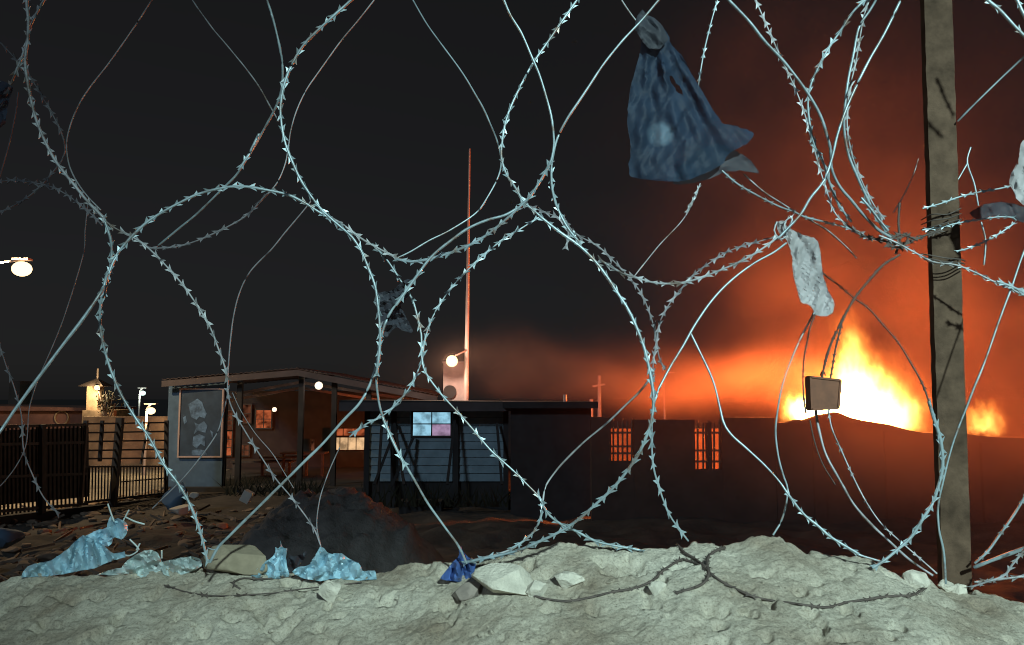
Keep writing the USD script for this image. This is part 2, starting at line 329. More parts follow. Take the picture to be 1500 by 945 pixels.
stone(684, 864, 42, 26, 'stone_brown', 'dark brown half brick stone directly under the blue bag scrap', 11)
stone(963, 862, 26, 20, 'stone_pale', 'small pale stone just left of the tangled dark wire on the bank', 12)
stone(1388, 858, 24, 18, 'stone_pale', 'small pale stone at the left foot of the fence post', 14)
stone(1407, 862, 22, 14, 'stone_pale', 'flat whitish stone right in front of the fence post foot', 15)
stone(1340, 846, 44, 30, 'stone_pale', 'rounded soil clod at the crest left of the fence post', 16, 'clod', amp=0.2)
pebbles = []
r2 = np.random.default_rng(21)
for k in range(650):
    px, py = r2.uniform(-20, 1520), r2.uniform(850, 960)
    if py < np.interp(px, [a for a, b in CREST[1:-1]], [b for a, b in CREST[1:-1]]) + 8: continue
    c = bank_point(px, py); s = abs(r2.normal()) ** 1.6 * 0.0015 + 0.0007
    pebbles.append(lump(c, (s * r2.uniform(0.8, 1.6), s * r2.uniform(0.8, 1.4), s * 0.8), 100 + k, 0.3, 1))
part('loose_gravel', cat_(pebbles), 'soil', kind='stuff', label='loose gravel and crumbs of soil scattered over the bank', cat='gravel')

# ------------------------------------------------------------------ razor wire
def barb_mesh():
    o = np.array([(-14, 7.5), (-6, 2.4), (5, 2.4), (10.5, 8), (9, 0.6), (14, -7.5), (6, -2.4), (-5, -2.4), (-10.5, -8), (-9, -0.6)]) * 0.001
    o = o[::-1]; n = len(o); h = 0.0005
    lift = 0.0012 * (np.abs(o[:, 1]) > 0.005)
    v = np.vstack([np.c_[o, lift + h], np.c_[o, lift - h], [[0, 0, h * 2.4]], [[0, 0, -h * 2.4]]]); f = []
    for i in range(n):
        j = (i + 1) % n
        f += [[2 * n, j, i], [2 * n + 1, n + i, n + j], [i, j, n + j], [i, n + j, n + i]]
    return v, np.array(f)
BV, BF = barb_mesh()
wire_seed = [0]
def strand(coil, pts, d0, d1=None, r=1.6, m='galvanised', barbs=0, dm=None, first=0.35, bscale=1.0):
    """One run of wire. pts: pixels; the distance runs d0 -> d1 (through dm in the middle); barbs: spacing in mm, 0 for none in view."""
    wire_seed[0] += 1; rs = np.random.default_rng(500 + wire_seed[0])
    d1 = d0 if d1 is None else d1; n = len(pts); u = np.linspace(0, 1, n)
    dist = np.interp(u, [0, 0.5, 1], [d0, dm, d1]) if dm else d0 + (d1 - d0) * u
    p, L = spline([P(a, b, d) for (a, b), d in zip(pts, dist)], 0.006)
    p = p + 0.002 * (np.stack([fbm(np.c_[np.linspace(0, L * 14, len(p)), np.full(len(p), k * 9.7 + wire_seed[0]), np.zeros(len(p))], 2, k) for k in range(3)], 1) - 0.5)
    rr = r * 0.00112 * (0.9 + 0.25 * rs.random() + 0.3 * (noise(np.c_[np.linspace(0, L * 60, len(p)), np.full(len(p), wire_seed[0] * 3.1), np.zeros(len(p))]) - 0.5))
    s = part('strand', tube(p, rr, 6), m, coil, smooth=True)
    if barbs:
        at = np.concatenate([[0], np.cumsum(np.linalg.norm(np.diff(p, axis=0), axis=1))])
        roll = rs.uniform(-0.4, 0.4); x = barbs * 0.001 * first
        while x < at[-1]:
            k = min(int(np.searchsorted(at, x)), len(p) - 2); k = max(k, 1)
            t = p[k + 1] - p[k - 1]; t /= np.linalg.norm(t)
            view = np.array([0, -1.0, 0]); a = roll + rs.normal() * 0.4
            nrm = view - t * (view @ t); nrm /= np.linalg.norm(nrm) + 1e-9; side = np.cross(nrm, t)
            n2 = nrm * math.cos(a) + side * math.sin(a); s2 = np.cross(n2, t)
            q = BV * [1.15, 0.88, 1] * bscale * 0.88 * rs.uniform(0.85, 1.1)
            v = p[k] + q[:, :1] * t + q[:, 1:2] * s2 + q[:, 2:] * n2
            part('barb', (v, BF), m, s)
            x += barbs * 0.00093 * rs.uniform(0.85, 1.15)
def coil(label): return thing('razor_wire_coil', label, 'razor wire', None)

# 1 far left
c = coil('razor wire coil at the far left edge above the bright street lamp')
strand(c, [(38, -20), (39, 10), (41, 30), (40, 60), (37, 90), (40, 120), (50, 165), (62, 198), (78, 230), (92, 250), (110, 272), (130, 296), (152, 318)], 1.14, r=1.9, m='galvanised_dull', barbs=31)
strand(c, [(75, -18), (65, 0), (55, 18), (45, 40), (40, 60), (33, 82), (20, 112), (8, 140), (-8, 165)], 1.2, r=1.7, m='galvanised_dull', barbs=34)
strand(c, [(-10, 52), (0, 62), (30, 95), (50, 122), (70, 155), (88, 190), (95, 215), (92, 232), (80, 250), (65, 268), (40, 290), (0, 312), (-15, 318)], 1.3, 1.4, r=1.2, m='dim_back_wire', barbs=36)
strand(c, [(232, -15), (222, 0), (200, 35), (165, 85), (130, 130), (110, 165), (99, 200), (98, 225), (104, 250), (120, 278), (148, 308)], 1.42, 1.2, r=1.1, m='galvanised_dull')
strand(c, [(26, 135), (22, 165), (14, 205), (2, 250), (-8, 280)], 1.5, r=0.9, m='dim_back_wire')
strand(c, [(-10, 268), (20, 264), (50, 268), (80, 276), (105, 290), (130, 310), (150, 330)], 1.42, 1.3, r=1.2, m='dim_back_wire', barbs=33)
strand(c, [(128, 300), (125, 335), (124, 365), (112, 408), (100, 445), (88, 480), (75, 512), (60, 545), (50, 572), (42, 602), (38, 650), (25, 680), (5, 707), (-10, 720)], 1.48, r=0.9, m='dim_back_wire')
strand(c, [(-12, 500), (0, 510), (10, 540), (22, 572), (32, 610), (35, 660), (50, 700), (65, 730), (85, 752)], 1.5, r=1.0, m='dim_back_wire', barbs=60)
# 2 lower left ring
c = coil('lower left razor wire ring framing the dark gates and the shed end')
strand(c, [(150, 316), (157, 335), (162, 352), (163, 375), (160, 396), (151, 425), (147, 455), (148, 485), (155, 520), (165, 550), (178, 580), (198, 612), (218, 640), (240, 680), (262, 710), (280, 742), (294, 780), (304, 822)], 1.14, 1.2, r=1.9, barbs=31)
strand(c, [(150, 436), (155, 415), (161, 395), (172, 372), (190, 350), (215, 326), (236, 312), (262, 298), (290, 285), (325, 276), (355, 273), (390, 278), (420, 285), (445, 297), (462, 308), (482, 320)], 1.13, 1.2, r=1.8, m='galvanised', barbs=31)
strand(c, [(158, 400), (152, 420), (143, 435), (115, 475), (85, 515), (55, 556), (25, 596), (0, 632), (-15, 650)], 1.12, 1.05, r=1.9)
strand(c, [(150, 320), (165, 332), (190, 345), (215, 362), (240, 386), (270, 420), (290, 450), (308, 480), (318, 506), (328, 535), (333, 560)], 1.25, 1.3, r=1.5, m='galvanised_dull', barbs=32)
strand(c, [(333, 556), (334, 580), (341, 602), (360, 634), (382, 668), (403, 700), (428, 730), (458, 772), (470, 800)], 1.38, 1.32, r=1.2, m='dim_back_wire', barbs=60)
strand(c, [(455, 295), (442, 312), (420, 338), (398, 364), (366, 398), (351, 430), (342, 465), (337, 500), (334, 540), (333, 578), (326, 610), (318, 635), (295, 668), (267, 702), (223, 745)], 1.42, 1.4, r=1.1, m='dim_back_wire')
strand(c, [(420, 285), (400, 280), (385, 290), (363, 314), (333, 333), (300, 348), (267, 359), (230, 364), (205, 360)], 1.42, 1.38, r=1.3, m='dim_back_wire', barbs=33)
strand(c, [(340, 575), (352, 600), (372, 632), (395, 660), (415, 690), (430, 715)], 1.5, r=0.8, m='dim_back_wire')
strand(c, [(498, 655), (490, 672), (478, 700), (468, 735), (464, 770), (470, 800), (474, 815)], 1.45, 1.3, r=0.9, m='dim_back_wire')
strand(c, [(304, 803), (309, 806), (320, 804)], 1.2, r=0.8)
# 3 upper centre-left loops and the long bright diagonal
c = coil('upper left razor wire loops crossing near the top above the shed')
strand(c, [(274, -15), (282, 0), (310, 40), (340, 75), (375, 120), (395, 155), (408, 178)], 1.42, 1.25, r=1.1, m='galvanised_dull')
strand(c, [(386, -15), (391, 0), (401, 32), (410, 70), (414, 100), (413, 130), (404, 157), (386, 190), (362, 232), (345, 258), (322, 281), (290, 312), (258, 338), (232, 360)], 1.14, 1.3, r=1.7, barbs=0)
strand(c, [(380, 196), (366, 225), (350, 250)], 1.155, r=1.8, barbs=33)
strand(c, [(530, -14), (515, 0), (490, 22), (465, 45), (445, 66), (430, 90), (420, 112), (413, 138), (411, 165), (414, 190), (420, 215), (430, 240), (440, 262), (455, 285), (470, 305), (486, 321), (505, 338), (517, 350), (530, 370), (541, 396), (550, 420), (554, 455), (556, 490), (555, 520), (551, 548)], 1.1, 1.12, r=2.0, barbs=31)
strand(c, [(551, 545), (553, 572), (558, 602), (570, 632), (585, 665), (605, 700), (625, 735), (650, 770), (672, 800), (684, 826)], 1.13, 1.18, r=1.8)
strand(c, [(560, 610), (575, 645), (592, 680)], 1.14, r=1.9, barbs=48)
strand(c, [(556, -12), (548, 0), (525, 30), (500, 60), (475, 95), (450, 130), (435, 160), (426, 190), (423, 215), (418, 240), (405, 270), (385, 292), (363, 315)], 1.45, 1.42, r=1.0, m='galvanised_dull')
strand(c, [(770, 297), (742, 315), (714, 323), (686, 335), (660, 353), (633, 375), (610, 405), (588, 435), (568, 466), (557, 500), (552, 530), (543, 560), (527, 590), (503, 616), (470, 653), (440, 682), (410, 712), (375, 747), (340, 782), (320, 802), (308, 824)], 1.15, 1.16, r=1.9)
strand(c, [(618, 395), (600, 420), (580, 448)], 1.14, r=2.0, barbs=30)
# 4 upper centre
c = coil('upper centre razor wire loops crossing above the tall thin mast')
strand(c, [(597, -14), (605, 0), (625, 35), (650, 70), (680, 110), (700, 145), (715, 175), (728, 205), (734, 232), (731, 256), (714, 290), (697, 313), (660, 337), (630, 352), (603, 368), (582, 378)], 1.4, 1.25, r=1.15, m='galvanised')
strand(c, [(730, -16), (738, 0), (748, 22), (765, 50), (780, 85), (793, 120), (805, 160), (810, 190), (811, 215), (806, 240), (797, 256), (777, 287), (753, 310), (728, 332), (700, 352), (667, 367), (633, 378), (606, 383), (582, 379)], 1.14, 1.2, r=1.7)
strand(c, [(808, 235), (797, 256), (777, 287), (753, 311), (728, 333), (700, 353), (667, 368), (633, 379), (606, 384), (582, 380)], 1.13, 1.19, r=1.5, barbs=30)
strand(c, [(855, -15), (845, 0), (820, 35), (800, 65), (780, 95), (765, 122), (752, 148), (742, 175), (736, 205), (735, 230), (742, 255), (755, 275), (768, 296), (790, 316)], 1.2, 1.15, r=1.6, m='galvanised', barbs=32)
strand(c, [(978, -15), (965, 0), (940, 30), (910, 62), (880, 100), (850, 145), (830, 175), (815, 205), (808, 240), (808, 270), (812, 292), (818, 308), (825, 320)], 1.15, 1.2, r=1.7)
strand(c, [(807, 245), (808, 270), (813, 292), (822, 316), (835, 338), (850, 356)], 1.19, 1.2, r=1.7, barbs=30)
strand(c, [(482, 318), (500, 328), (530, 350), (560, 367), (582, 378)], 1.2, 1.24, r=1.5, m='galvanised_dull', barbs=34)
strand(c, [(903, -15), (910, 0), (925, 22), (938, 38)], 1.3, r=1.1, m='galvanised_dull')
strand(c, [(766, 299), (790, 308), (815, 318), (828, 330), (833, 345), (829, 362)], 1.3, 1.28, r=1.0, m='dim_back_wire', barbs=30)
# 5 lower centre ring
c = coil('lower centre razor wire ring round the hut window and mast foot')
strand(c, [(790, 316), (820, 340), (850, 362), (872, 384), (890, 407), (905, 430), (917, 449), (930, 475), (942, 506), (950, 537), (956, 570), (957, 592), (953, 620), (944, 645), (933, 668), (913, 697), (895, 718), (873, 739), (853, 757), (830, 773), (807, 785), (785, 795), (760, 806), (728, 814), (700, 820), (680, 824)], 1.1, 1.2, dm=1.09, r=2.0, barbs=31)
strand(c, [(823, 316), (843, 342), (877, 362), (900, 384), (917, 402), (937, 427), (950, 455), (959, 482), (963, 510), (967, 528), (975, 542)], 1.32, 1.38, r=1.2, m='dim_back_wire', barbs=32)
strand(c, [(790, 318), (763, 335), (737, 351), (713, 370), (687, 394), (667, 415), (650, 438), (637, 459), (627, 482), (621, 503), (618, 528), (610, 548), (597, 572), (577, 595), (560, 609), (535, 622), (512, 640)], 1.3, 1.26, r=1.35, m='galvanised', barbs=32)
strand(c, [(545, 358), (567, 382), (587, 412), (603, 438), (611, 465), (617, 493), (618, 528), (624, 547), (643, 573), (667, 600), (693, 629), (720, 660), (750, 687), (773, 710), (790, 728), (796, 742)], 1.25, 1.2, r=1.5, m='galvanised', barbs=44)
strand(c, [(793, 735), (803, 753), (820, 767), (843, 778), (873, 793), (903, 800), (938, 806)], 1.2, 1.23, r=1.5, m='galvanised', barbs=30)
strand(c, [(958, 546), (945, 564), (933, 578), (914, 596), (885, 624), (857, 647), (832, 671), (815, 690), (800, 712), (795, 738), (792, 757), (784, 775), (770, 790), (755, 801), (735, 809), (700, 818)], 1.18, 1.22, dm=1.32, r=1.2, m='galvanised_dull')
strand(c, [(795, 742), (792, 757), (784, 776), (768, 792), (748, 804)], 1.21, r=1.4, m='galvanised', barbs=26, bscale=0.8)
strand(c, [(957, 590), (955, 630), (957, 680), (967, 717), (980, 752), (995, 775), (1008, 792)], 1.2, 1.24, r=1.4, m='galvanised', barbs=40)
strand(c, [(957, 600), (963, 575), (975, 550), (985, 532), (1000, 507), (1020, 473), (1043, 440), (1070, 412), (1103, 387), (1133, 370), (1152, 356)], 1.15, 1.2, r=1.6)
strand(c, [(1140, 346), (1117, 364), (1097, 377), (1077, 387), (1050, 398), (1023, 408), (1000, 414), (967, 415), (943, 410), (927, 405), (907, 398), (880, 382)], 1.18, 1.25, r=1.4, m='galvanised_dull', barbs=30)
strand(c, [(1138, 347), (1097, 358), (1067, 368), (1050, 378), (1020, 399), (1000, 420), (980, 446), (967, 472), (961, 502), (957, 530), (955, 560)], 1.4, 1.3, r=1.1, m='dim_back_wire', barbs=31)
strand(c, [(1053, -8), (1040, 37), (1032, 70), (1025, 110), (1022, 130)], 1.25, 1.27, r=1.2, m='galvanised', barbs=44, bscale=0.7)
strand(c, [(1026, 268), (1018, 290), (1000, 322), (967, 358), (943, 388), (930, 405)], 1.27, 1.28, r=1.1, m='galvanised_dull')
strand(c, [(1024, 272), (1015, 292), (1005, 312)], 1.265, r=1.1, m='galvanised_dull', barbs=20, bscale=0.6)
# 6 upper right bundle
c = coil('upper right bundle of razor wire strands left of the fence post')
strand(c, [(1052, -18), (1067, 0), (1097, 30), (1120, 60), (1147, 88), (1167, 114), (1187, 143), (1203, 173), (1213, 203), (1217, 222), (1218, 247), (1230, 273), (1247, 293), (1263, 312), (1285, 335), (1305, 348)], 1.13, 1.24, r=1.7, m='galvanised')
strand(c, [(1103, -12), (1107, 0), (1123, 37), (1137, 70), (1148, 95), (1165, 130), (1179, 167), (1187, 197), (1197, 233), (1203, 254), (1213, 287), (1223, 313), (1245, 333), (1262, 342)], 1.3, 1.26, r=1.3, m='galvanised_dull', barbs=38)
strand(c, [(1280, -12), (1267, 0), (1250, 17), (1237, 37), (1227, 52), (1213, 72), (1200, 97), (1188, 123), (1183, 150), (1186, 183), (1193, 213), (1206, 240), (1213, 262), (1222, 285), (1234, 307), (1248, 325)], 1.16, 1.24, r=1.5, m='galvanised', barbs=30)
strand(c, [(1288, -12), (1283, 0), (1273, 17), (1258, 40), (1250, 77), (1242, 117), (1237, 160), (1237, 190), (1243, 227), (1257, 263), (1273, 297), (1284, 318), (1298, 340)], 1.15, 1.22, r=1.6)
strand(c, [(1276, -12), (1269, 10), (1262, 40), (1255, 80), (1247, 120), (1241, 160), (1242, 195), (1250, 232), (1265, 270), (1282, 303), (1296, 322)], 1.17, 1.23, r=1.3, m='galvanised_dull', barbs=36)
strand(c, [(1327, -14), (1320, 0), (1297, 47), (1273, 90), (1253, 130), (1238, 163), (1227, 197), (1219, 230), (1207, 263), (1187, 290), (1173, 314), (1155, 334), (1140, 350)], 1.14, 1.17, r=1.7)
strand(c, [(1262, 290), (1276, 306), (1288, 322), (1302, 338)], 1.2, r=1.6, barbs=22)
strand(c, [(1058, 250), (1080, 269), (1110, 287), (1143, 303), (1163, 310), (1180, 318), (1207, 325), (1247, 336), (1267, 347), (1300, 355)], 1.22, 1.3, r=1.3, m='galvanised', barbs=40, bscale=0.75)
strand(c, [(1090, 255), (1117, 280), (1143, 297), (1167, 312), (1187, 323), (1213, 338), (1240, 362), (1255, 378)], 1.3, 1.34, r=1.1, m='galvanised_dull')
strand(c, [(1345, 232), (1338, 255), (1325, 285), (1308, 312)], 1.4, r=0.9, m='galvanised_dull')
strand(c, [(1138, 325), (1134, 338), (1142, 350), (1152, 344), (1148, 328), (1160, 318), (1155, 340)], 1.19, r=1.2, m='galvanised_dull', barbs=18, bscale=0.6)
# 7 lower right ring
c = coil('lower right razor wire ring in front of the flames, ending at the post')
strand(c, [(1318, 373), (1293, 389), (1273, 412), (1253, 436), (1240, 456), (1227, 480), (1217, 503), (1210, 525), (1204, 553)], 1.22, 1.25, r=1.6, m='dark_wire', barbs=40, bscale=0.6)
strand(c, [(1236, 462), (1230, 485), (1223, 512), (1218, 542), (1216, 556)], 1.24, 1.25, r=1.2, m='dark_wire', barbs=28, bscale=0.6)
strand(c, [(1200, 396), (1215, 408), (1230, 419), (1253, 438), (1273, 453), (1293, 476), (1317, 503), (1337, 536), (1353, 566), (1362, 592), (1370, 620), (1376, 650), (1379, 680)], 1.4, 1.2, r=1.2, m='dark_wire', barbs=45, bscale=0.6)
strand(c, [(1361, 588), (1368, 612), (1376, 640), (1380, 668), (1380, 690), (1375, 712), (1367, 736), (1353, 758), (1336, 785), (1317, 803), (1297, 820), (1278, 832)], 1.16, 1.2, r=2.1, m='galvanised', barbs=31, bscale=1.05)
strand(c, [(1195, 458), (1187, 478), (1182, 502), (1177, 532), (1177, 575), (1181, 605)], 1.42, r=1.1, m='dark_wire', barbs=50, bscale=0.6)
strand(c, [(1192, 458), (1168, 505), (1149, 555), (1139, 602), (1136, 632), (1140, 668), (1147, 696), (1153, 715), (1151, 738), (1144, 763), (1132, 784)], 1.25, r=1.3, m='galvanised')
strand(c, [(1012, 488), (1030, 525), (1045, 560), (1054, 596), (1060, 620), (1072, 638), (1093, 657), (1120, 682), (1143, 707), (1157, 728), (1177, 753), (1197, 770), (1213, 785), (1237, 800), (1257, 812), (1290, 822)], 1.28, 1.2, r=1.5, m='galvanised')
strand(c, [(1150, 718), (1177, 753), (1197, 770), (1215, 786), (1237, 800), (1258, 812)], 1.22, 1.2, r=1.6, m='galvanised', barbs=31, bscale=0.9)
strand(c, [(1194, 585), (1196, 610), (1200, 632), (1210, 667), (1230, 704), (1250, 738), (1277, 768), (1303, 793), (1333, 820), (1366, 843)], 1.3, 1.27, r=1.7, m='galvanised_dull')
strand(c, [(1212, 585), (1215, 610), (1220, 632), (1237, 670), (1257, 713), (1273, 743), (1293, 770), (1320, 794), (1347, 817), (1372, 840)], 1.34, 1.28, r=1.2, m='galvanised_dull', barbs=55, bscale=0.6)
strand(c, [(1186, 615), (1193, 645), (1206, 680), (1224, 710)], 1.36, r=0.9, m='dark_wire')
strand(c, [(1508, 352), (1500, 368), (1480, 426), (1463, 473), (1447, 519), (1430, 560), (1418, 592), (1402, 632), (1390, 668), (1381, 705), (1374, 743), (1376, 775), (1383, 808), (1386, 855)], 1.18, 1.21, r=1.5, m='galvanised')
# 8 right of the post
c = coil('razor wire strands at the right edge beyond the fence post')
strand(c, [(1512, 70), (1500, 83), (1467, 114), (1430, 150), (1403, 178)], 1.2, 1.28, r=1.4, m='galvanised')
strand(c, [(1435, -12), (1447, 0), (1467, 17), (1487, 40), (1512, 65)], 1.1, r=2.4, barbs=60)
strand(c, [(1484, -12), (1490, 0), (1500, 22), (1512, 45)], 1.12, r=2.0, barbs=40)
strand(c, [(1422, 216), (1417, 238), (1427, 270), (1433, 302)], 1.3, r=1.1, m='galvanised')
strand(c, [(1417, 239), (1403, 264)], 1.3, r=1.1, m='galvanised')
strand(c, [(1352, 306), (1380, 298), (1402, 290), (1433, 282), (1477, 274), (1512, 262)], 1.24, r=1.3, m='galvanised', barbs=33, bscale=0.7)
strand(c, [(1350, 338), (1375, 334), (1403, 327), (1433, 322), (1467, 318), (1488, 322), (1473, 336), (1447, 352), (1420, 363), (1400, 368)], 1.26, r=1.3, m='galvanised', barbs=24, bscale=0.7)
strand(c, [(1438, 325), (1444, 352), (1441, 388)], 1.28, r=1.2, m='galvanised')
strand(c, [(1288, 345), (1310, 354), (1340, 370), (1368, 384), (1398, 388), (1425, 398), (1450, 410), (1478, 422), (1512, 440)], 1.24, 1.2, r=1.5, m='galvanised_dull', barbs=24, bscale=0.8)
strand(c, [(1263, 345), (1290, 352), (1320, 358), (1352, 346), (1378, 338)], 1.25, r=1.6, m='dark_wire', barbs=16, bscale=0.9)
strand(c, [(1317, 298), (1316, 325), (1318, 352), (1312, 372)], 1.25, r=1.4, m='dark_wire', barbs=18, bscale=0.5)
strand(c, [(1298, 338), (1312, 350), (1330, 345), (1322, 362), (1300, 358), (1318, 344), (1344, 352)], 1.24, r=1.4, m='dark_wire', barbs=14, bscale=0.8)
strand(c, [(1460, 412), (1482, 420), (1512, 436)], 1.18, r=1.9, barbs=22)
strand(c, [(1508, 715), (1500, 730), (1487, 752), (1467, 780), (1447, 808), (1428, 826)], 1.25, 1.28, r=1.7, barbs=50, bscale=0.7)
strand(c, [(1512, 798), (1500, 803), (1473, 813), (1447, 823), (1427, 831)], 1.22, 1.27, r=2.3, barbs=45, bscale=0.6)
strand(c, [(1508, 798), (1483, 826), (1470, 843), (1443, 853), (1422, 860)], 1.2, 1.24, r=1.5, m='galvanised_dull', barbs=20, bscale=0.8)
strand(c, [(1512, 842), (1467, 848), (1427, 853)], 1.24, r=1.5, m='galvanised_dull', barbs=50)
# 9 dark runs on the soil
def ground_strand(c, pts, barbs, r=1.7):
    q = [bank_point(a, b, 0.003) for a, b in pts]
    wire_seed[0] += 1; rs = np.random.default_rng(500 + wire_seed[0])
    p, L = spline(q, 0.006)
    s = part('strand', tube(p, r * 0.001, 6), 'dark_wire', c, smooth=True)
    at = np.concatenate([[0], np.cumsum(np.linalg.norm(np.diff(p, axis=0), axis=1))]); x = 0.01
    while x < at[-1]:
        k = max(1, min(int(np.searchsorted(at, x)), len(p) - 2)); t = p[k + 1] - p[k - 1]; t /= np.linalg.norm(t)
        up = np.array([0, -0.6, 0.8]); a = rs.normal() * 0.6
        nrm = up - t * (up @ t); nrm /= np.linalg.norm(nrm); sd = np.cross(nrm, t)
        n2 = nrm * math.cos(a) + sd * math.sin(a); s2 = np.cross(n2, t); q2 = BV * rs.uniform(0.5, 0.7)
        part('barb', (p[k] + q2[:, :1] * t + q2[:, 1:2] * s2 + q2[:, 2:] * n2, BF), 'dark_wire', s)
        x += barbs * 0.001 * rs.uniform(0.85, 1.15)
c = thing('dark_ground_curve', 'dark razor wire lying in a curve across the pale soil bank', 'razor wire')  # dark curved runs with barbs, resting on the soil
ground_strand(c, [(697, 852), (720, 862), (760, 868), (785, 877), (807, 882), (833, 884), (867, 878), (900, 870), (930, 865), (957, 853), (970, 840), (988, 828), (1000, 822)], 30)
ground_strand(c, [(1000, 822), (1018, 828), (1034, 836), (1043, 845), (1060, 857), (1080, 867), (1103, 877), (1130, 883), (1160, 887), (1187, 891), (1213, 893), (1240, 886), (1267, 882), (1293, 878), (1317, 876), (1337, 875), (1357, 864)], 30)
ground_strand(c, [(1062, 805), (1045, 812), (1036, 825), (1038, 845), (1030, 858), (1012, 866), (990, 872)], 26, 2.0)
ground_strand(c, [(992, 800), (1002, 812), (1018, 822), (1034, 834)], 20, 2.0)
c = thing('dark_ground_curve', 'thin dark curve standing for wire shadow on the grey soil at lower left', 'razor wire')  # thin dark tubes stand in for shadows of the wire
ground_strand(c, [(240, 860), (277, 871), (320, 876), (400, 872), (433, 867), (480, 862), (530, 856)], 60, 1.0)
ground_strand(c, [(352, 866), (342, 858), (355, 850), (385, 851), (430, 847)], 40, 1.3)

# ------------------------------------------------------------------ fence post
t = thing('fence_post', 'weathered square steel fence post standing right of the fire', 'post')
pt = [P(1370, -30, 1.29), P(1400.5, 870, 1.30)]
post_m = beam(pt[1] + [0, 0.01, -0.25], pt[0], 0.0465, 0.014); post_m = post_m.subdivide_to_size(0.012)
v = post_m.vertices.copy(); v += 0.0022 * (np.stack([fbm(v * 45, 2, 1), fbm(v * 45, 2, 2), fbm(v * 45, 2, 3)], 1) - 0.5)
notch = P(1399, 188, 1.27); dn = np.linalg.norm((v - notch)[:, [0, 2]], axis=1)
v[:, 0] -= np.where((dn < 0.011), (0.011 - dn) * 0.6, 0); post_m.vertices = v
part('shaft', post_m, 'post_metal', t, smooth=25)
tw = []
for k in range(5):
    yb = 372 + k * 5
    q = [P(1350 + 4 * k, yb, 1.27), P(1362, yb + 2, 1.255), P(1385, yb + 6 + rng.normal() * 2, 1.25), P(1406, yb + 8, 1.255), P(1413, yb + 10, 1.28)]
    tw.append(tube(spline(q, 0.004)[0], 0.0011, 5))
part('tie_wire', cat_(tw[:3]), 'dark_wire', t, smooth=True)
tw = [tube(spline([P(1350, 336 - k * 7, 1.28), P(1366, 332 - k * 9, 1.255), P(1388, 326 - k * 6, 1.25), P(1408, 321 - k * 8, 1.26)], 0.004)[0], 0.001, 5) for k in range(3)]
part('tie_wire', cat_(tw), 'dark_wire', t, smooth=True)

# ------------------------------------------------------------------ plastic bags and cloths
bag = [(930, 34), (934, 24), (945, 22), (958, 26), (970, 38), (979, 52), (981, 62), (990, 72), (1000, 84), (1008, 100), (1020, 120), (1033, 142), (1046, 162), (1058, 181), (1080, 186), (1102, 193), (1104, 199), (1092, 212), (1078, 218), (1066, 226),
       (1060, 240), (1040, 250), (1012, 262), (990, 266), (972, 264), (940, 262), (922, 258), (922, 240), (925, 215), (920, 190), (920, 160), (924, 130), (930, 105), (936, 85), (941, 62), (938, 45)]
t = thing('plastic_bag', 'large blue plastic carrier bag snagged high on the razor wire', 'bag')
part('bag_film', sheet(bag, 1.26, 0.006, 0.02, 4, scale=20, holes=[[(980, 112), (984, 110), (990, 121), (997, 130), (1004, 143), (994, 137), (988, 128), (983, 120)]], step=4.5, knot=(950, 20)), 'blue_film', t, smooth=50)
part('torn_flap', sheet([(1018, 222), (1050, 210), (1080, 222), (1100, 236), (1113, 254), (1090, 250), (1066, 250), (1040, 262), (1015, 268), (985, 270), (990, 250)], 1.285, 0.0, 0.006, 9, step=3.5), 'dark_film', t, smooth=50)
part('knot', sheet([(930, 40), (934, 22), (942, 14), (946, 22), (958, 26), (972, 40), (978, 58), (966, 72), (950, 70), (940, 58)], 1.245, 0.004, 0.006, 14, step=2.6, scale=9), 'dark_film', t, smooth=50)
part('cloth_rag', sheet([(1138, 326), (1146, 322), (1152, 332), (1166, 340), (1180, 346), (1196, 350), (1200, 362), (1203, 384), (1205, 402), (1212, 425), (1222, 442), (1221, 458), (1212, 463), (1196, 462), (1186, 446), (1174, 444), (1168, 425), (1162, 402), (1160, 372), (1154, 352), (1142, 344)], 1.2, 0.0, 0.011, 6, step=2.4, scale=7, knot=(1120, 250)),
     'grey_cloth', smooth=35, label='crumpled grey rag hanging from the wire left of the fire', cat='rag')
part('torn_bag', sheet([(551, 430), (575, 426), (598, 408), (608, 412), (600, 432), (586, 446), (596, 468), (606, 488), (590, 484), (580, 478), (566, 494), (554, 484), (556, 462)], 1.17, 0.0, 0.02, 8, step=2.6, scale=10),
     'dark_film', smooth=35, label='small dark torn plastic scrap caught where wires cross left of the mast', cat='bag scrap')
part('torn_bag', sheet([(-6, 116), (12, 122), (20, 130), (14, 142), (10, 160), (8, 180), (-2, 190), (-14, 170)], 1.17, 0.0, 0.02, 12, step=2.6, scale=10), 'blue_film', smooth=35, label='blue plastic scrap caught on the wire at the left edge', cat='bag scrap')
part('torn_bag', sheet([(1496, 208), (1512, 196), (1520, 300), (1500, 300), (1490, 292), (1478, 265), (1484, 250), (1492, 240)], 1.16, 0.0, 0.009, 15, step=2.6, scale=10), 'grey_cloth', smooth=35, label='shredded grey plastic rag on the wire at the right edge', cat='bag scrap')
part('torn_bag', sheet([(1420, 312), (1440, 300), (1466, 296), (1490, 300), (1512, 308), (1512, 330), (1480, 318), (1452, 316), (1432, 322)], 1.27, 0.0, 0.005, 17, step=2.8, scale=12), 'dark_film', smooth=35, label='dark tattered film hanging on the tangled wire right of the post', cat='bag scrap')
t = thing('hanging_can', 'square brown tin hanging on two wires in front of the flames', 'tin')
a = [P(1187, 552, 1.25), P(1231, 557, 1.25), P(1228, 598, 1.25), P(1189, 600, 1.25)]
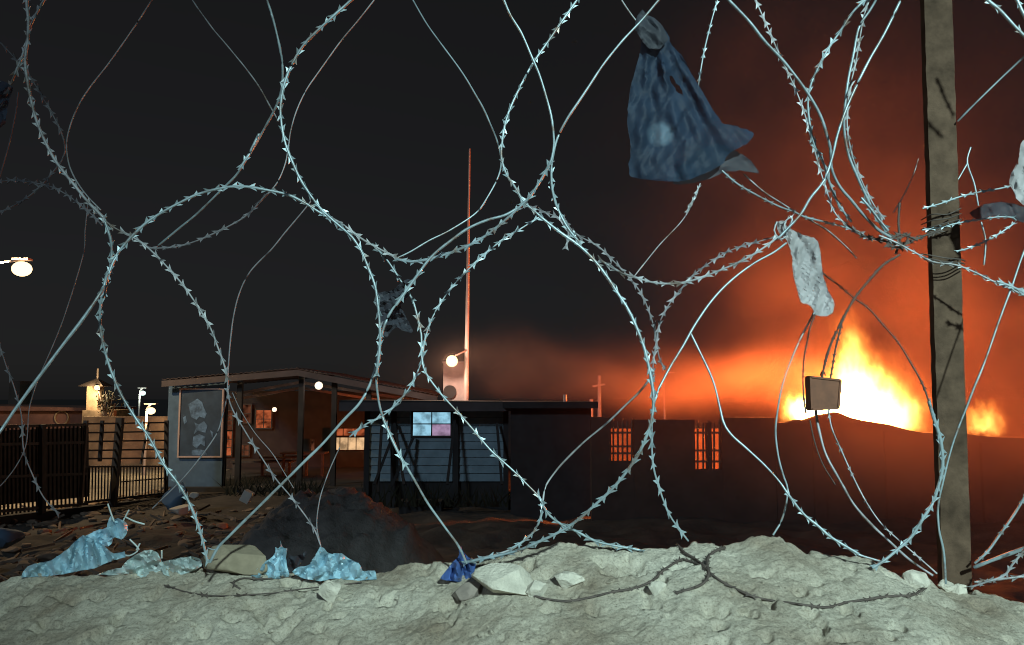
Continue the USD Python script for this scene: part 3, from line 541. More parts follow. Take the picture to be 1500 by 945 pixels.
def slab(q, th):
    q = np.array(q); b = q + [0, th, 0]
    v = np.vstack([q, b]); f = [[0, 2, 1], [0, 3, 2], [4, 5, 6], [4, 6, 7]]
    for i in range(4): j = (i + 1) % 4; f += [[i, j, 4 + j], [i, 4 + j, 4 + i]]
    m = trimesh.Trimesh(v, f, process=False); trimesh.repair.fix_normals(m); return m
part('body', slab(a, 0.018), 'brown_tin', t)
part('rim', cat_([beam(a[i] + [0, 0.009, 0], a[(i + 1) % 4] + [0, 0.009, 0], 0.003, 0.022) for i in range(4)]), 'brown_tin', t)
part('hook', tube(spline([P(1204, 553, 1.26), P(1202, 548, 1.255), P(1206, 543, 1.25), P(1209, 550, 1.26)], 0.002)[0], 0.001, 5), 'dark_wire', t)

def ground_sheet(pts, m, label, seed, dy=0.0, bulge=0.0, fold=0.026, cat='plastic sheet', scale=9, knot=None):
    cxx = np.mean([p[0] for p in pts]); bot = max(p[1] for p in pts)
    Y = bank_point(cxx, bot)[1] + dy
    part('plastic_sheet', sheet(pts, Y, bulge, fold, seed, step=2.8, scale=scale, tilt=0.15, knot=knot), m, smooth=35, label=label, cat=cat)
ground_sheet([(30, 845), (36, 836), (50, 826), (75, 822), (98, 806), (112, 792), (122, 784), (134, 790), (150, 797), (158, 806), (168, 812), (182, 808), (184, 816), (160, 822), (140, 832), (120, 836), (90, 841), (60, 844)], 'pale_film', 'pale blue plastic sheet spread on the bank at far left', 21, knot=(125, 760))
ground_sheet([(122, 788), (140, 778), (156, 774), (160, 760), (163, 752), (167, 760), (180, 762), (187, 768), (187, 780), (178, 790), (168, 786), (160, 800), (150, 800), (134, 796)], 'pale_film', 'torn blue plastic corner standing up with two stiff straws', 22, dy=0.03)
ground_sheet([(140, 842), (160, 836), (178, 832), (188, 820), (205, 810), (218, 806), (230, 809), (236, 820), (238, 834), (230, 846), (205, 844), (195, 840), (170, 841)], 'white_film', 'crumpled greyish plastic heap between pale blue sheet and round flap', 23)
ground_sheet([(236, 824), (248, 821), (262, 818), (280, 816), (292, 818), (297, 825), (290, 834), (272, 840), (250, 844), (238, 842)], 'white_film', 'rounded whitish plastic flap just left of the wire foot', 24)
ground_sheet([(356, 845), (372, 834), (384, 824), (398, 818), (404, 810), (402, 801), (410, 804), (411, 792), (415, 803), (422, 804), (418, 816), (420, 830), (424, 844), (410, 848), (396, 846), (384, 850), (370, 846)], 'pale_film', 'bright spiky torn plastic right of the tan boulder', 25, knot=(412, 790))
ground_sheet([(426, 836), (440, 830), (455, 828), (463, 812), (470, 800), (478, 808), (480, 812), (500, 811), (510, 818), (526, 826), (532, 836), (550, 838), (552, 848), (520, 850), (490, 846), (470, 852), (440, 846)], 'pale_film', 'long torn pale plastic lying along the crest under the dim wire', 26)
ground_sheet([(415, 822), (424, 814), (432, 816), (440, 812), (450, 806), (444, 822), (430, 834), (420, 840)], 'dark_film', 'small dark scrap tucked between the two torn pale plastics', 27)
ground_sheet([(645, 848), (652, 838), (662, 826), (672, 816), (675, 800), (680, 812), (690, 818), (697, 826), (694, 840), (692, 849), (670, 852)], 'royal_film', 'bright blue bag scrap on the crest where a wire meets the soil', 28, knot=(676, 795))
t = thing('straw', 'two stiff straws and a looped twig sticking out of the torn blue plastic', 'twigs')
for q in ([(158, 738), (162, 750), (167, 764)], [(189, 747), (183, 758), (180, 764)], [(183, 757), (198, 764), (212, 768)], [(190, 790), (200, 800), (203, 806), (190, 814), (178, 812)], [(237, 806), (237, 818)], [(205, 796), (200, 806)]):
    part('twig', tube(spline([P(a, b, 1.3) for a, b in q], 0.004)[0], 0.0013, 5), 'white_film', t)

# ------------------------------------------------------------------ yard litter
part('litter_bag', lump(P(268, 747, 19) , (0.36, 0.25, 0.13), 41, 0.3, 2), 'pale_litter', smooth=30, label='pale crumpled sack lying on the rubbish near the gate end', cat='sack')
part('litter_box', (lambda m: m)(beam(P(358, 735, 17), P(366, 720, 17), 0.19, 0.19)), 'pale_litter', label='small white box tilted on the ground in front of the shed', cat='box')
part('litter_bag', lump(P(284, 727, 20), (0.15, 0.12, 0.1), 43, 0.3, 2), 'pale_litter', smooth=30, label='tiny pale scrap near the blue sack at the shed corner', cat='scrap')
part('litter_bag', lump(P(260, 727, 21), (0.42, 0.3, 0.42), 44, 0.2, 2), 'blue_wall', smooth=30, label='dark blue sack standing at the corner of the shed', cat='sack')
part('litter_bag', lump(P(6, 790, 13.5), (0.3, 0.3, 0.22), 45, 0.2, 2), 'blue_wall', smooth=30, label='dim blue bundle on dark ground at the left edge', cat='bundle')
r3 = np.random.default_rng(5); bits = []
for k in range(420):
    px, py = r3.uniform(-20, 420), r3.uniform(738, 850)
    y = min(3 / math.tan(math.atan((py - HORIZON) / F)), 22); q = P(px, py, y); z = yard_h(q[:1], np.array([y]))[0]
    s = r3.uniform(0.05, 0.22); o = np.array([q[0], y, z + s * 0.15])
    if k % 3: bits.append(lump(o, (s, s * r3.uniform(0.4, 1), s * 0.4), 900 + k, 0.35, 1))
    else:
        a = r3.uniform(0, 3.14); d = np.array([math.cos(a), math.sin(a), r3.uniform(-0.1, 0.35)]) * s * 3
        bits.append(beam(o - d / 2, o + d / 2 + [0, 0, 0.05], 0.05, 0.03))
part('rubbish', cat_(bits), 'debris', kind='stuff', label='scattered broken bricks, laths and rubbish on the dark yard', cat='rubbish')

# ------------------------------------------------------------------ left yard: gates, kerb, lamps, walls
FA, FB = P(-40, 772, 18.4), P(250, 724, 24.6)
FA[2] = FB[2] = 0
def fp(px, py): return on_plane(px, py, FA, FB)
t = thing('steel_gate', 'long dark barred steel gate on a low kerb at the left', 'gate')
def gpost(px0, px1, top, bot, w, m='black_steel'):
    a, b = fp(px0, bot), fp(px1, top); part('post', beam(a, b, w), m, t)
gpost(60, 60, 622, 752, 0.16); gpost(-22, -22, 622, 768, 0.16)
for px in np.arange(-30, 128, 6.0): part('bar', beam(fp(px, 755 - px * 0.12), fp(px, 626 - px * 0.02), 0.035), 'black_steel', t)
part('sheet_panel', slab([fp(-36, 744) + [0, .05, 0], fp(128, 728) + [0, .05, 0], fp(128, 626) + [0, .05, 0], fp(-36, 632) + [0, .05, 0]], 0.02), 'black_steel', t)
for a, b in ((626, 622), (652, 648), (700, 694), (752, 738)): part('rail', beam(fp(-36, a), fp(128, b), 0.07), 'black_steel', t)
t2 = thing('steel_gate', 'tall leaning gate leaf of rails and bars beside the blue shed end', 'gate')
def gb(px0, py0, px1, py1, w, m='black_steel', n='bar'): part(n, beam(fp(px0, py0), fp(px1, py1), w), m, t2)
gb(118, 740, 126, 616, 0.09, 'brown_steel', 'post'); gb(165, 742, 176, 612, 0.17, 'black_steel', 'post'); gb(146, 676, 150, 616, 0.08, 'black_steel', 'post'); gb(243, 724, 244, 616, 0.1, 'black_steel', 'post')
for k, y in enumerate((620, 633, 646, 659, 671, 683)): gb(122, y + 1, 246, y - 1 + (k > 3), 0.045, n='rail')
gb(124, 736, 246, 722, 0.06, n='rail'); gb(176, 706, 246, 700, 0.035, n='rail')
for px in np.arange(130, 244, 4.6): gb(px, 735 - (px - 124) * 0.11, px + 1, 682, 0.028)
gb(218, 618, 206, 680, 0.05, n='brace')
part('kerb', slab([fp(-60, 795), fp(252, 742), fp(252, 728), fp(-60, 764)], 0.3), 'concrete_dark', label='low dark concrete kerb under the gates', cat='kerb')
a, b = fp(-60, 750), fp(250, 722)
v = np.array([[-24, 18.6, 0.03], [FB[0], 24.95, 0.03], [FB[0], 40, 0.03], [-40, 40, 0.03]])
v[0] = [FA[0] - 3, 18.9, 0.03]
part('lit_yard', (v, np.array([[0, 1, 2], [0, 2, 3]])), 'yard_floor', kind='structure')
# rubble strip along the foot of the gates
rb = []
for k in range(60):
    u = r3.random(); o = FA * (1 - u) + FB * u + [0, 0.5 + r3.random() * 0.8, 0.1]
    rb.append(lump(o, (r3.uniform(0.05, 0.18),) * 2 + (r3.uniform(0.05, 0.15),), 1500 + k, 0.3, 1))
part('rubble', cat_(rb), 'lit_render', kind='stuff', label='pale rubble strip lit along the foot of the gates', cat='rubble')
def wallbox(px0, px1, top, Y, m, name, label, cat, th=0.3, bottom=None):
    x0, x1, z = P(px0, top, Y)[0], P(px1, top, Y)[0], P(px0, top, Y)[2]
    return part(name, box(x0, x1, Y, Y + th, -0.3 if bottom is None else bottom, z), m, label=label, cat=cat)
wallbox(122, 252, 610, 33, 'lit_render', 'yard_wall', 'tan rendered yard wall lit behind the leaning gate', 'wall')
t = thing('low_shed', 'long low reddish shed behind the left gate', 'shed')
x0, x1, z1 = P(-60, 600, 36)[0], P(128, 600, 36)[0], P(60, 602, 36)[2]
part('wall', box(x0, x1, 36, 40, -0.3, z1), 'red_render', t)
part('roof', slab([[x0 - 0.2, 35.7, z1 + 0.01], [x1 + 0.2, 35.7, z1 + 0.01], [x1 + 0.2, 35.7, z1 + 0.14], [x0 - 0.2, 35.7, z1 + 0.25]], 4.6), 'red_render', t)
rg = trimesh.creation.torus(0.3, 0.03, 24, 8); rg.apply_transform(trimesh.transformations.rotation_matrix(math.pi / 2, [1, 0, 0])); rg.apply_translation(P(90, 612, 35.95)); part('hoop', rg, 'lit_render', t)
part('tank_block', box(*(P(13, 570, 40)[0], P(29, 570, 40)[0]), 40, 41, P(20, 610, 40)[2], P(20, 558, 40)[2]), 'concrete_dark', label='grey box tank above the low shed at far left', cat='tank')
# tower with lamp
t = thing('lamp_tower', 'small lit tower with pointed cap and lamp above the gate', 'tower')
b0 = P(134, 640, 34.5); tp = P(134, 566, 34.5); w = 0.24
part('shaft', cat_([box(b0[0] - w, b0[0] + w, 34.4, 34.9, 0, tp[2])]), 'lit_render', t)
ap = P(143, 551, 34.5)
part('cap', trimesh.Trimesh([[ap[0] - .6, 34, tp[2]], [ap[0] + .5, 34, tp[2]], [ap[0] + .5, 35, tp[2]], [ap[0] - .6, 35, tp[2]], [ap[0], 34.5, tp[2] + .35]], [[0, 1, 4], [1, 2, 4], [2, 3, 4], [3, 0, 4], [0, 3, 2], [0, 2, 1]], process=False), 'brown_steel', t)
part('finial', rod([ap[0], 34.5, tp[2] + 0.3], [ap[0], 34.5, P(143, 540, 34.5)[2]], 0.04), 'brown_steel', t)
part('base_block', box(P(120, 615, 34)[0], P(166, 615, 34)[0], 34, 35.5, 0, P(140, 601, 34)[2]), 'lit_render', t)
lp = P(142, 568, 34.0); sp = trimesh.creation.icosphere(2, 0.11); sp.apply_translation(lp); part('lamp_globe', sp, 'lamp_warm', t)
lamp_light(t, 'lamp_light', lp + [0.1, -0.3, -0.05], 0.08, 90, (1, 0.75, 0.42))
# bush by the tower
t = thing('bush', 'thin leafy bush beside the lit tower', 'bush')
bc = P(157, 612, 33.6); tw = []; lv = []
for k in range(7):
    e = bc + np.array([r3.normal() * 0.35, r3.normal() * 0.3, r3.uniform(0.5, 1.15)])
    part('stem', tube(spline([bc + [0, 0, -0.3], (bc + e) / 2 + r3.normal(size=3) * 0.06, e], 0.1)[0], np.linspace(0.025, 0.008, max(3, int(np.linalg.norm(e - bc) / 0.1) + 0))[0], 5), 'bark', t)
    for j in range(26):
        o = bc + (e - bc) * r3.uniform(0.4, 1.05) + r3.normal(size=3) * 0.14; d = r3.normal(size=(3, 3)) * 0.05; lv.append(trimesh.Trimesh([o + d[0], o + d[1], o + d[2]], [[0, 1, 2]], process=False))
part('leaves', cat_(lv), 'foliage', t, kind='stuff')
# lamp posts
def post_lamp(px, base, hx, hy, Y, label, m, power, col, r=0.09, arm=None):
    t = thing('street_lamp', label, 'street lamp')
    p0, p1 = P(px, base, Y), P(px, hy - 3, Y); p0[2] = 0
    part('pole', rod(p0, [p0[0], Y, p1[2]], 0.055, 0.04), 'mast_paint', t)
    h = P(hx, hy, Y)
    part('arm', beam([p0[0], Y, p1[2]], [h[0], Y, h[2] + 0.26], 0.05), 'mast_paint', t)
    part('hood', box(h[0] - 0.22, h[0] + 0.22, Y - 0.12, Y + 0.12, h[2] + 0.24, h[2] + 0.29), 'mast_paint', t)
    if m:
        s = trimesh.creation.icosphere(2, r); s.apply_translation(h); s.vertices = (s.vertices - h) * [1.2, 1, 0.95] + h
        part('lamp_globe', s, m, t); lamp_light(t, 'lamp_light', h - [0, 0.25, 0.12], 0.06, power, col)
post_lamp(212, 680, 221, 602, 30.5, 'short lamp post with warm globe behind the leaning gate', 'lamp_warm', 40, (1, 0.72, 0.38), 0.14)
post_lamp(202, 640, 209, 576, 42, 'thin distant lamp post with cool greenish light', 'lamp_cool', 10, (0.7, 1, 0.9), 0.13)
post_lamp(-70, 780, 32, 394, 22, 'tall street lamp shining brightly at the left edge', 'lamp_warm', 380, (1, 0.7, 0.38), 0.22)
post_lamp(974, 640, 982, 553, 44, 'unlit street lamp against the orange smoke left of the fire', None, 0, None)

# ------------------------------------------------------------------ open shed
t = thing('open_shed', 'long open fronted shed with low gable roof and blue end wall', 'shed')
YS, YB = 26.0, 33.0
prof = [(244, 556), (440, 540), (642, 578)]
pr = [P(a, b, YS) for a, b in prof]
# corrugated roof, one sheet per 0.9 m
for i in range(2):
    a, b = pr[i], pr[i + 1]; n = max(1, int(np.linalg.norm(b - a) / 0.9))
    for k in range(n):
        q0, q1 = a + (b - a) * (k / n), a + (b - a) * ((k + 0.985) / n)
        nx = 13; u = np.linspace(0, 1, nx); top = q0 + (q1 - q0) * u[:, None]; top[:, 2] += 0.018 * np.cos(u * 2 * np.pi * 6) + 0.012 * (k % 2)
        fr, bk = top + [0, -0.35, 0], top + [0, 7.6, 0]
        v = np.vstack([fr, bk, fr - [0, 0, 0.012], bk - [0, 0, 0.012]]); f = []
        for j in range(nx - 1):
            f += [[j, j + 1, nx + j + 1], [j, nx + j + 1, nx + j], [2 * nx + j, 3 * nx + j + 1, 2 * nx + j + 1], [2 * nx + j, 3 * nx + j, 3 * nx + j + 1], [j, 2 * nx + j + 1, j + 1], [j, 2 * nx + j, 2 * nx + j + 1]]
        part('roof_sheet', trimesh.Trimesh(v, f, process=False), 'roof_sheet', t)
    part('fascia', slab([a + [0, -0.36, -0.05], b + [0, -0.36, -0.05], b + [0, -0.36, -0.24], a + [0, -0.36, -0.24]], 0.04), 'roof_sheet', t)
for dz, Y in ((20, 27.5), (28, 29.5)):
    for i in range(2):
        (a, b), (c_, d) = prof[i], prof[i + 1]
        part('purlin', beam(P(max(a, 330), b + dz + (4 if a < 330 else 0), Y), P(c_, d + dz - 6 * i, Y), 0.09), 'mast_paint', t)
for px in (330, 352, 442, 490, 540, 640):
    p1 = P(px, np.interp(px, [244, 440, 642], [556, 540, 578]) + 10, YS + 0.1); part('post', box(p1[0] - 0.08, p1[0] + 0.08, YS + 0.05, YS + 0.21, -0.1, p1[2]), 'concrete_dark', t)
xl, xr = P(246, 600, YS)[0], P(328, 600, YS)[0]
part('end_wall', box(xl, xr, YS, YS + 0.2, -0.1, P(246, 560, YS)[2]), 'blue_wall', t)
xr2 = P(640, 600, YB)[0]; xl2 = P(246, 600, YB)[0]
part('back_wall', box(xl2, xr2, YB, YB + 0.2, -0.1, 3.2), 'concrete_dark', t)
part('floor_slab', box(xl, P(640, 600, YS)[0], YS - 0.3, YB, -0.1, 0.12), 'concrete_dark', t)
def pane_win(px0, py0, px1, py1, Y, m, nx, ny, fm='black_steel', name='window', parent=None, bar=0.03):
    a, b = P(px0, py1, Y), P(px1, py0, Y); parent = parent or t
    x0, x1, z0, z1 = a[0], b[0], a[2], b[2]
    w = bar * 1.6
    fr = part(name, cat_([box(x0 - w, x0, Y - .05, Y, z0 - w, z1 + w), box(x1, x1 + w, Y - .05, Y, z0 - w, z1 + w), box(x0, x1, Y - .05, Y, z0 - w, z0), box(x0, x1, Y - .05, Y, z1, z1 + w)]), fm, parent)
    ms = m if isinstance(m, (list, tuple)) else [m] * (nx * ny)
    for j in range(ny):
        for i in range(nx):
            part('glow_pane', box(x0 + (x1 - x0) * i / nx, x0 + (x1 - x0) * (i + 1) / nx, Y - 0.02, Y - 0.005, z1 - (z1 - z0) * (j + 1) / ny, z1 - (z1 - z0) * j / ny - 0.001), ms[j * nx + i], fr)
    for i in range(1, nx): xx = x0 + (x1 - x0) * i / nx; part('mullion', box(xx - bar / 2, xx + bar / 2, Y - .045, Y - .021, z0, z1), fm, fr)
    for j in range(1, ny): zz = z0 + (z1 - z0) * j / ny; part('mullion', box(x0, x1, Y - .04, Y - .022, zz - bar / 2, zz + bar / 2), fm, fr)
pane_win(324, 602, 341, 630, YB - 0.1, 'pane_dim', 2, 4); pane_win(323, 632, 340, 667, YB - 0.1, 'pane_orange', 2, 3)  # glowing panes stand in for lamp-lit shelving; the light is in the material
pane_win(355, 593, 368, 619, YB - 0.1, 'pane_dim', 1, 2); pane_win(375, 601, 398, 627, YB - 0.1, 'pane_orange', 2, 2)
pane_win(351, 652, 365, 667, YB - 0.1, 'pane_dim', 2, 2); pane_win(486, 628, 537, 638, YB - 0.2, 'pane_orange', 3, 1); pane_win(486, 641, 534, 659, YB - 0.2, 'pane_shop', 4, 1)
pane_win(456, 644, 461, 660, YB - 0.2, 'pane_dim', 1, 1)
b1 = P(467, 565, 26.4); s = trimesh.creation.icosphere(2, 0.13); s.apply_translation(b1); part('ceiling_bulb', s, 'lamp_pale', t); lamp_light(t, 'bulb_light', b1 - [0, 0.3, 0.1], 0.06, 1.3, (1, 0.75, 0.62))
part('bulb_cord', rod(b1, b1 + [0, 0, 0.5], 0.012), 'black_steel', t)
b1 = P(402, 600, 31); s = trimesh.creation.icosphere(2, 0.09); s.apply_translation(b1); part('wall_bulb', s, 'lamp_pale', t); lamp_light(t, 'bulb_light', b1 - [0, 0.2, 0], 0.05, 0.8, (1, 0.8, 0.6))
for k, (px, w, h, cat) in enumerate([(418, 0.9, 0.75, 1), (445, 0.8, 0.9, 1), (385, 1.1, 0.6, 0)]):
    q = P(px, 650, 29.5); tt = thing('work_table', ['plain bench in the middle of the open shed', 'taller bench under the hanging bulb of the shed', 'low bench below the square orange window'][k], 'bench')
    part('top', box(q[0] - w, q[0] + w, 29.3, 30, h, h + 0.06), 'brown_steel', tt)
    for sx in (-1, 1): part('leg', box(q[0] + sx * (w - .1) - .04, q[0] + sx * (w - .1) + .04, 29.4, 29.5, 0.12, h), 'brown_steel', tt)
# poster panel on the end wall
t = thing('poster_board', 'framed blue poster board with pale figure print on the shed end', 'poster')
a, b = P(262, 668, YS - 0.06), P(326, 571, YS - 0.06)
part('panel', box(a[0], b[0], YS - 0.06, YS - 0.005, a[2], b[2]), 'poster_dark', t)
part('frame', cat_([box(a[0] - .05, a[0], YS - .09, YS - .006, a[2], b[2]), box(b[0], b[0] + .05, YS - .09, YS - .006, a[2], b[2]), box(a[0] - .05, b[0] + .05, YS - .09, YS - .006, b[2], b[2] + .05), box(a[0] - .05, b[0] + .05, YS - .09, YS - .006, a[2] - .05, a[2])]), 'mast_paint', t)
def flat(pts, Y, th=0.006):
    pl = sg.Polygon([(P(x, y, Y)[0], P(x, y, Y)[2]) for x, y in pts]).buffer(0)
    m = trimesh.creation.extrude_polygon(pl, th, engine='earcut'); v = m.vertices.copy(); m.vertices = np.c_[v[:, 0], Y - v[:, 2], v[:, 1]]; trimesh.repair.fix_normals(m); return m
for pts in ([(276, 592), (283, 588), (289, 584), (296, 589), (299, 598), (303, 606), (300, 613), (292, 610), (288, 615), (280, 611)], [(285, 619), (291, 622), (299, 617), (304, 624), (301, 634), (290, 631), (284, 636), (287, 627)],
            [(283, 640), (292, 636), (301, 640), (300, 654), (294, 650), (288, 657), (282, 652)], [(281, 660), (290, 658), (300, 660), (304, 667), (281, 667)], [(268, 612), (272, 609), (274, 618), (270, 622)], [(308, 630), (313, 634), (311, 642)]):
    part('print', flat(pts, YS - 0.062), 'poster_print', t)

# ------------------------------------------------------------------ hut with lit window
t = thing('site_hut', 'boarded hut with flat roof and lit bluish window', 'hut')
YH = 22.0
hx0, hx1 = P(537, 640, YH)[0], P(742, 640, YH)[0]; zt = P(640, 600, YH)[2]
part('wall_core', box(hx0, hx1, YH + 0.06, YH + 4, -0.1, zt), 'concrete_dark', t)
wx0, wx1, wz0, wz1 = P(605, 638, YH)[0], P(660, 638, YH)[0], P(630, 639, YH)[2], P(630, 603, YH)[2]
bh = 0.215; z = P(640, 705, YH)[2]; k = 0
while z < zt - 0.02:
    z2 = min(z + bh - 0.012, zt)
    cuts = [(hx0, P(576, 640, YH)[0]), (P(577, 640, YH)[0], wx0 - 0.06), (wx0 - 0.06, wx1 + 0.06), (wx1 + 0.06, P(664, 640, YH)[0]), (P(672, 640, YH)[0], hx1)]
    for i, (c0, c1) in enumerate(cuts):
        if i == 2 and z2 > wz0 and z < wz1:
            if z < wz0 - 0.06: part('board', box(c0, c1, YH, YH + 0.05, z, wz0 - 0.06), 'siding', t)
            continue
        o = rng.normal() * 0.005
        part('board', slab([[c0, YH - 0.015 + o, z], [c1 - 0.01, YH - 0.015 + o, z], [c1 - 0.01, YH + 0.02 + o, z2], [c0, YH + 0.02 + o, z2]], 0.035), 'siding', t)
    z += bh
for px in (538, 577, 668, 741): q = P(px, 640, YH); part('corner_post', box(q[0] - 0.07, q[0] + 0.07, YH - 0.07, YH - 0.03, -0.1, zt), 'concrete_dark', t)
pane_win(605, 604, 660, 638, YH, ['pane_blue', 'pane_blue', 'pane_blue', 'pane_pink'], 2, 2, parent=t)
q0, q1 = P(505, 598, YH)[0], P(748, 598, YH)[0]
part('roof', slab([[q0, YH - 0.7, zt + 0.003], [q1, YH - 0.7, zt + 0.003], [q1, YH - 0.7, zt + 0.22], [q0, YH - 0.7, zt + 0.26]], 5.0), 'concrete_dark', t)
part('eave_board', box(q0, q1, YH - 0.74, YH - 0.705, zt - 0.03, zt + 0.2), 'roof_sheet', t)
part('door_mat_step', box(P(590, 700, YH)[0], P(650, 700, YH)[0], YH - 0.7, YH - 0.1, -0.1, 0.25), 'concrete_dark', t)
t = thing('water_tank', 'pale square tank on the hut roof below the lamp', 'tank')
ta, tb = P(649, 576, 24.5), P(681, 532, 24.5)
part('body', box(ta[0], tb[0], 24.5, 25.2, zt + 0.2, tb[2]), 'tank_paint', t); part('lid', box(ta[0] - 0.03, tb[0] + 0.03, 24.47, 25.23, tb[2] + 0.002, tb[2] + 0.05), 'tank_paint', t)
cy = trimesh.creation.cylinder(0.2, 0.06, sections=20); cy.apply_transform(trimesh.transformations.rotation_matrix(math.pi / 2, [1, 0, 0])); cy.apply_translation(P(659, 574, 24.46)); part('hatch', cy, 'concrete_dark', t)
t = thing('mast', 'tall thin pinkish mast with a lamp rising behind the hut', 'mast')
m0, m1 = P(682, 640, 24.2), P(688, 218, 24.2)
part('pole', rod(m0, m1, 0.085, 0.022, 10), 'mast_paint', t)
lh = P(662, 529, 23.6); part('lamp_arm', beam(P(682, 514, 24.1), lh + [0.1, 0.05, 0.16], 0.04), 'mast_paint', t)
s = trimesh.creation.icosphere(2, 0.17); s.apply_translation(lh); part('lamp_globe', s, 'lamp_warm', t); lamp_light(t, 'lamp_light', lh + [0, -0.35, 0.0], 0.07, 60, (1, 0.68, 0.5))
for k, (a, b) in enumerate([((553, 702), (560, 612)), ((592, 690), (578, 620)), ((570, 700), (606, 640)), ((548, 690), (575, 640)), ((735, 690), (728, 620)), ((655, 690), (668, 600))]):
    part('leaning_timber', beam(P(a[0], a[1] + 20, YH - 0.9), P(b[0], b[1], YH - 0.15), 0.07, 0.05), 'concrete_dark',
         label=['thin dark timber leaning on the left corner of the hut', 'dark timber leaning left across the hut wall boards', 'dark timber leaning right toward the lit window', 'short dark prop at the left end of the hut wall', 'dark timber leaning at the right end of the hut wall', 'dark timber propped just right of the lit window'][k], cat='timber')
def weeds(px0, px1, py, Y, h, label, n=130):
    lv = []; rr = np.random.default_rng(int(px0))
    for k in range(n):
        px = rr.uniform(px0, px1); o = P(px, py, Y + rr.uniform(-0.4, 0.4)); o[2] = max(0, o[2] - 0.9); hh = h * rr.uniform(0.4, 1) * (0.5 + noise(np.array([px / 14, 0, 0]), 3))
        e = o + [rr.normal() * 0.3, rr.normal() * 0.2, hh + 0.35]; sd = np.array([0.02, 0.01, 0]) * rr.uniform(0.5, 1.6)
        lv.append(trimesh.Trimesh([o - sd, o + sd, e], [[0, 1, 2]], process=False))
    part('weeds', cat_(lv), 'foliage', kind='stuff', label=label, cat='weeds')
weeds(535, 745, 690, 20.9, 0.35, 'dark weeds along the foot of the hut wall')
weeds(330, 470, 690, 24.8, 0.3, 'dry weeds in front of the open shed')

# ------------------------------------------------------------------ dark block house, barred wall, brick wall
t = thing('block_house', 'unlit dark block house between the hut and the barred wall', 'building')
x0, x1 = P(748, 640, 20.5)[0], P(866, 640, 20.5)[0]; zb = P(800, 598, 20.5)[2]
part('wall', box(x0, x1, 20.5, 25, -0.2, zb), 'concrete_dark', t)
part('roof', box(x0 - 0.2, x1 + 0.15, 20.2, 25.2, zb + 0.003, zb + 0.16), 'concrete_dark', t)
part('vent_pipe', rod([P(828, 600, 21)[0], 21, zb + .1], [P(828, 600, 21)[0], 21, P(828, 578, 21)[2]], 0.05), 'mast_paint', t)
part('vent_pipe', rod([P(862, 600, 21)[0], 21, zb + .1], [P(862, 600, 21)[0], 21, P(862, 592, 21)[2]], 0.07), 'mast_paint', t)
YW = 20.0
t = thing('barred_wall', 'dark block wall with two barred openings glowing orange', 'wall')
cuts = [(866, 895), (929, 1018), (1058, 1135)]
zw = P(950, 613, YW)[2]
for i, (a, b) in enumerate(cuts): part('wall', box(P(a, 640, YW)[0], P(b, 640, YW)[0], YW, YW + 0.25, -0.2, zw + [0.03, -0.03, 0.02][i]), 'block_wall', t)
for a, b, bt in ((895, 929, 676), (1018, 1058, 688)):
    part('sill', box(P(a, 640, YW)[0] + .001, P(b, 640, YW)[0] - .001, YW + 0.01, YW + 0.24, -0.2, P(a, bt, YW)[2]), 'block_wall', t)
    n = 5
    for k in range(n):
        px = a + (b - a) * (k + 0.5) / n; part('bar', rod(P(px, bt + 2, YW + 0.12), P(px, (613 if a < 950 else 616) + 4 * (k % 2), YW + 0.12), 0.025, n=6), 'brown_steel', t)
    for py in (bt - 12, (bt + 632) / 2, 634): part('rail', beam(P(a, py, YW + 0.13), P(b, py, YW + 0.13), 0.05), 'brown_steel', t)
px = 1038; part('mullion', box(P(1036, 640, YW)[0], P(1043, 640, YW)[0], YW + 0.02, YW + 0.23, P(a, 688, YW)[2], zw - 0.1), 'block_wall', t)
wallbox(880, 1100, 628, 29, 'firelight_catch_wall', 'firelight_catch_wall', 'wall placed to catch firelight, seen through the barred openings', 'wall')  # placed behind the openings to catch the fire glow
t = thing('utility_pole', 'wooden utility pole with crossarm standing left of the fire', 'pole')
a = P(878, 640, 38); b = P(878, 550, 38); part('pole', rod([a[0], 38, 0], b, 0.11, 0.08), 'mast_paint', t); part('crossarm', beam(P(868, 566, 37.9), P(886, 563, 37.9), 0.09), 'mast_paint', t)
t = thing('chimney_pipe', 'short pale pipe standing just left of the utility pole', 'pipe')
a = P(866, 640, 36); part('pipe', rod([a[0], 36, 0], P(866, 585, 36), 0.09), 'mast_paint', t); part('elbow', beam(P(866, 590, 36), P(862, 594, 36), 0.1), 'mast_paint', t)
# brick wall in front of the fire
t = thing('brick_wall', 'dark wall with piers and sagging top in front of the fire', 'wall')
top = [(1135, 619), (1152, 620), (1168, 615), (1180, 616), (1200, 609), (1226, 604), (1245, 612), (1262, 616), (1300, 622), (1330, 630), (1352, 634), (1414, 636), (1450, 640), (1520, 642), (1640, 646)]
pl = sg.Polygon([(P(a, b, YW)[0], P(a, b, YW)[2]) for a, b in top] + [(P(1640, 646, YW)[0], -0.3), (P(1135, 619, YW)[0], -0.3)])
m = trimesh.creation.extrude_polygon(pl, 0.3, engine='earcut'); v = m.vertices.copy(); m.vertices = np.c_[v[:, 0], YW + v[:, 2] - 0.05, v[:, 1]]; trimesh.repair.fix_normals(m)
part('wall', m, 'block_wall', t)
for px in (1196, 1300, 1440): q = P(px, 640, YW); part('pier', box(q[0] - 0.14, q[0] + 0.14, YW - 0.16, YW - 0.055, -0.2, np.interp(px, [a for a, b in top], [P(a, b, YW)[2] for a, b in top]) - 0.15), 'block_wall', t)

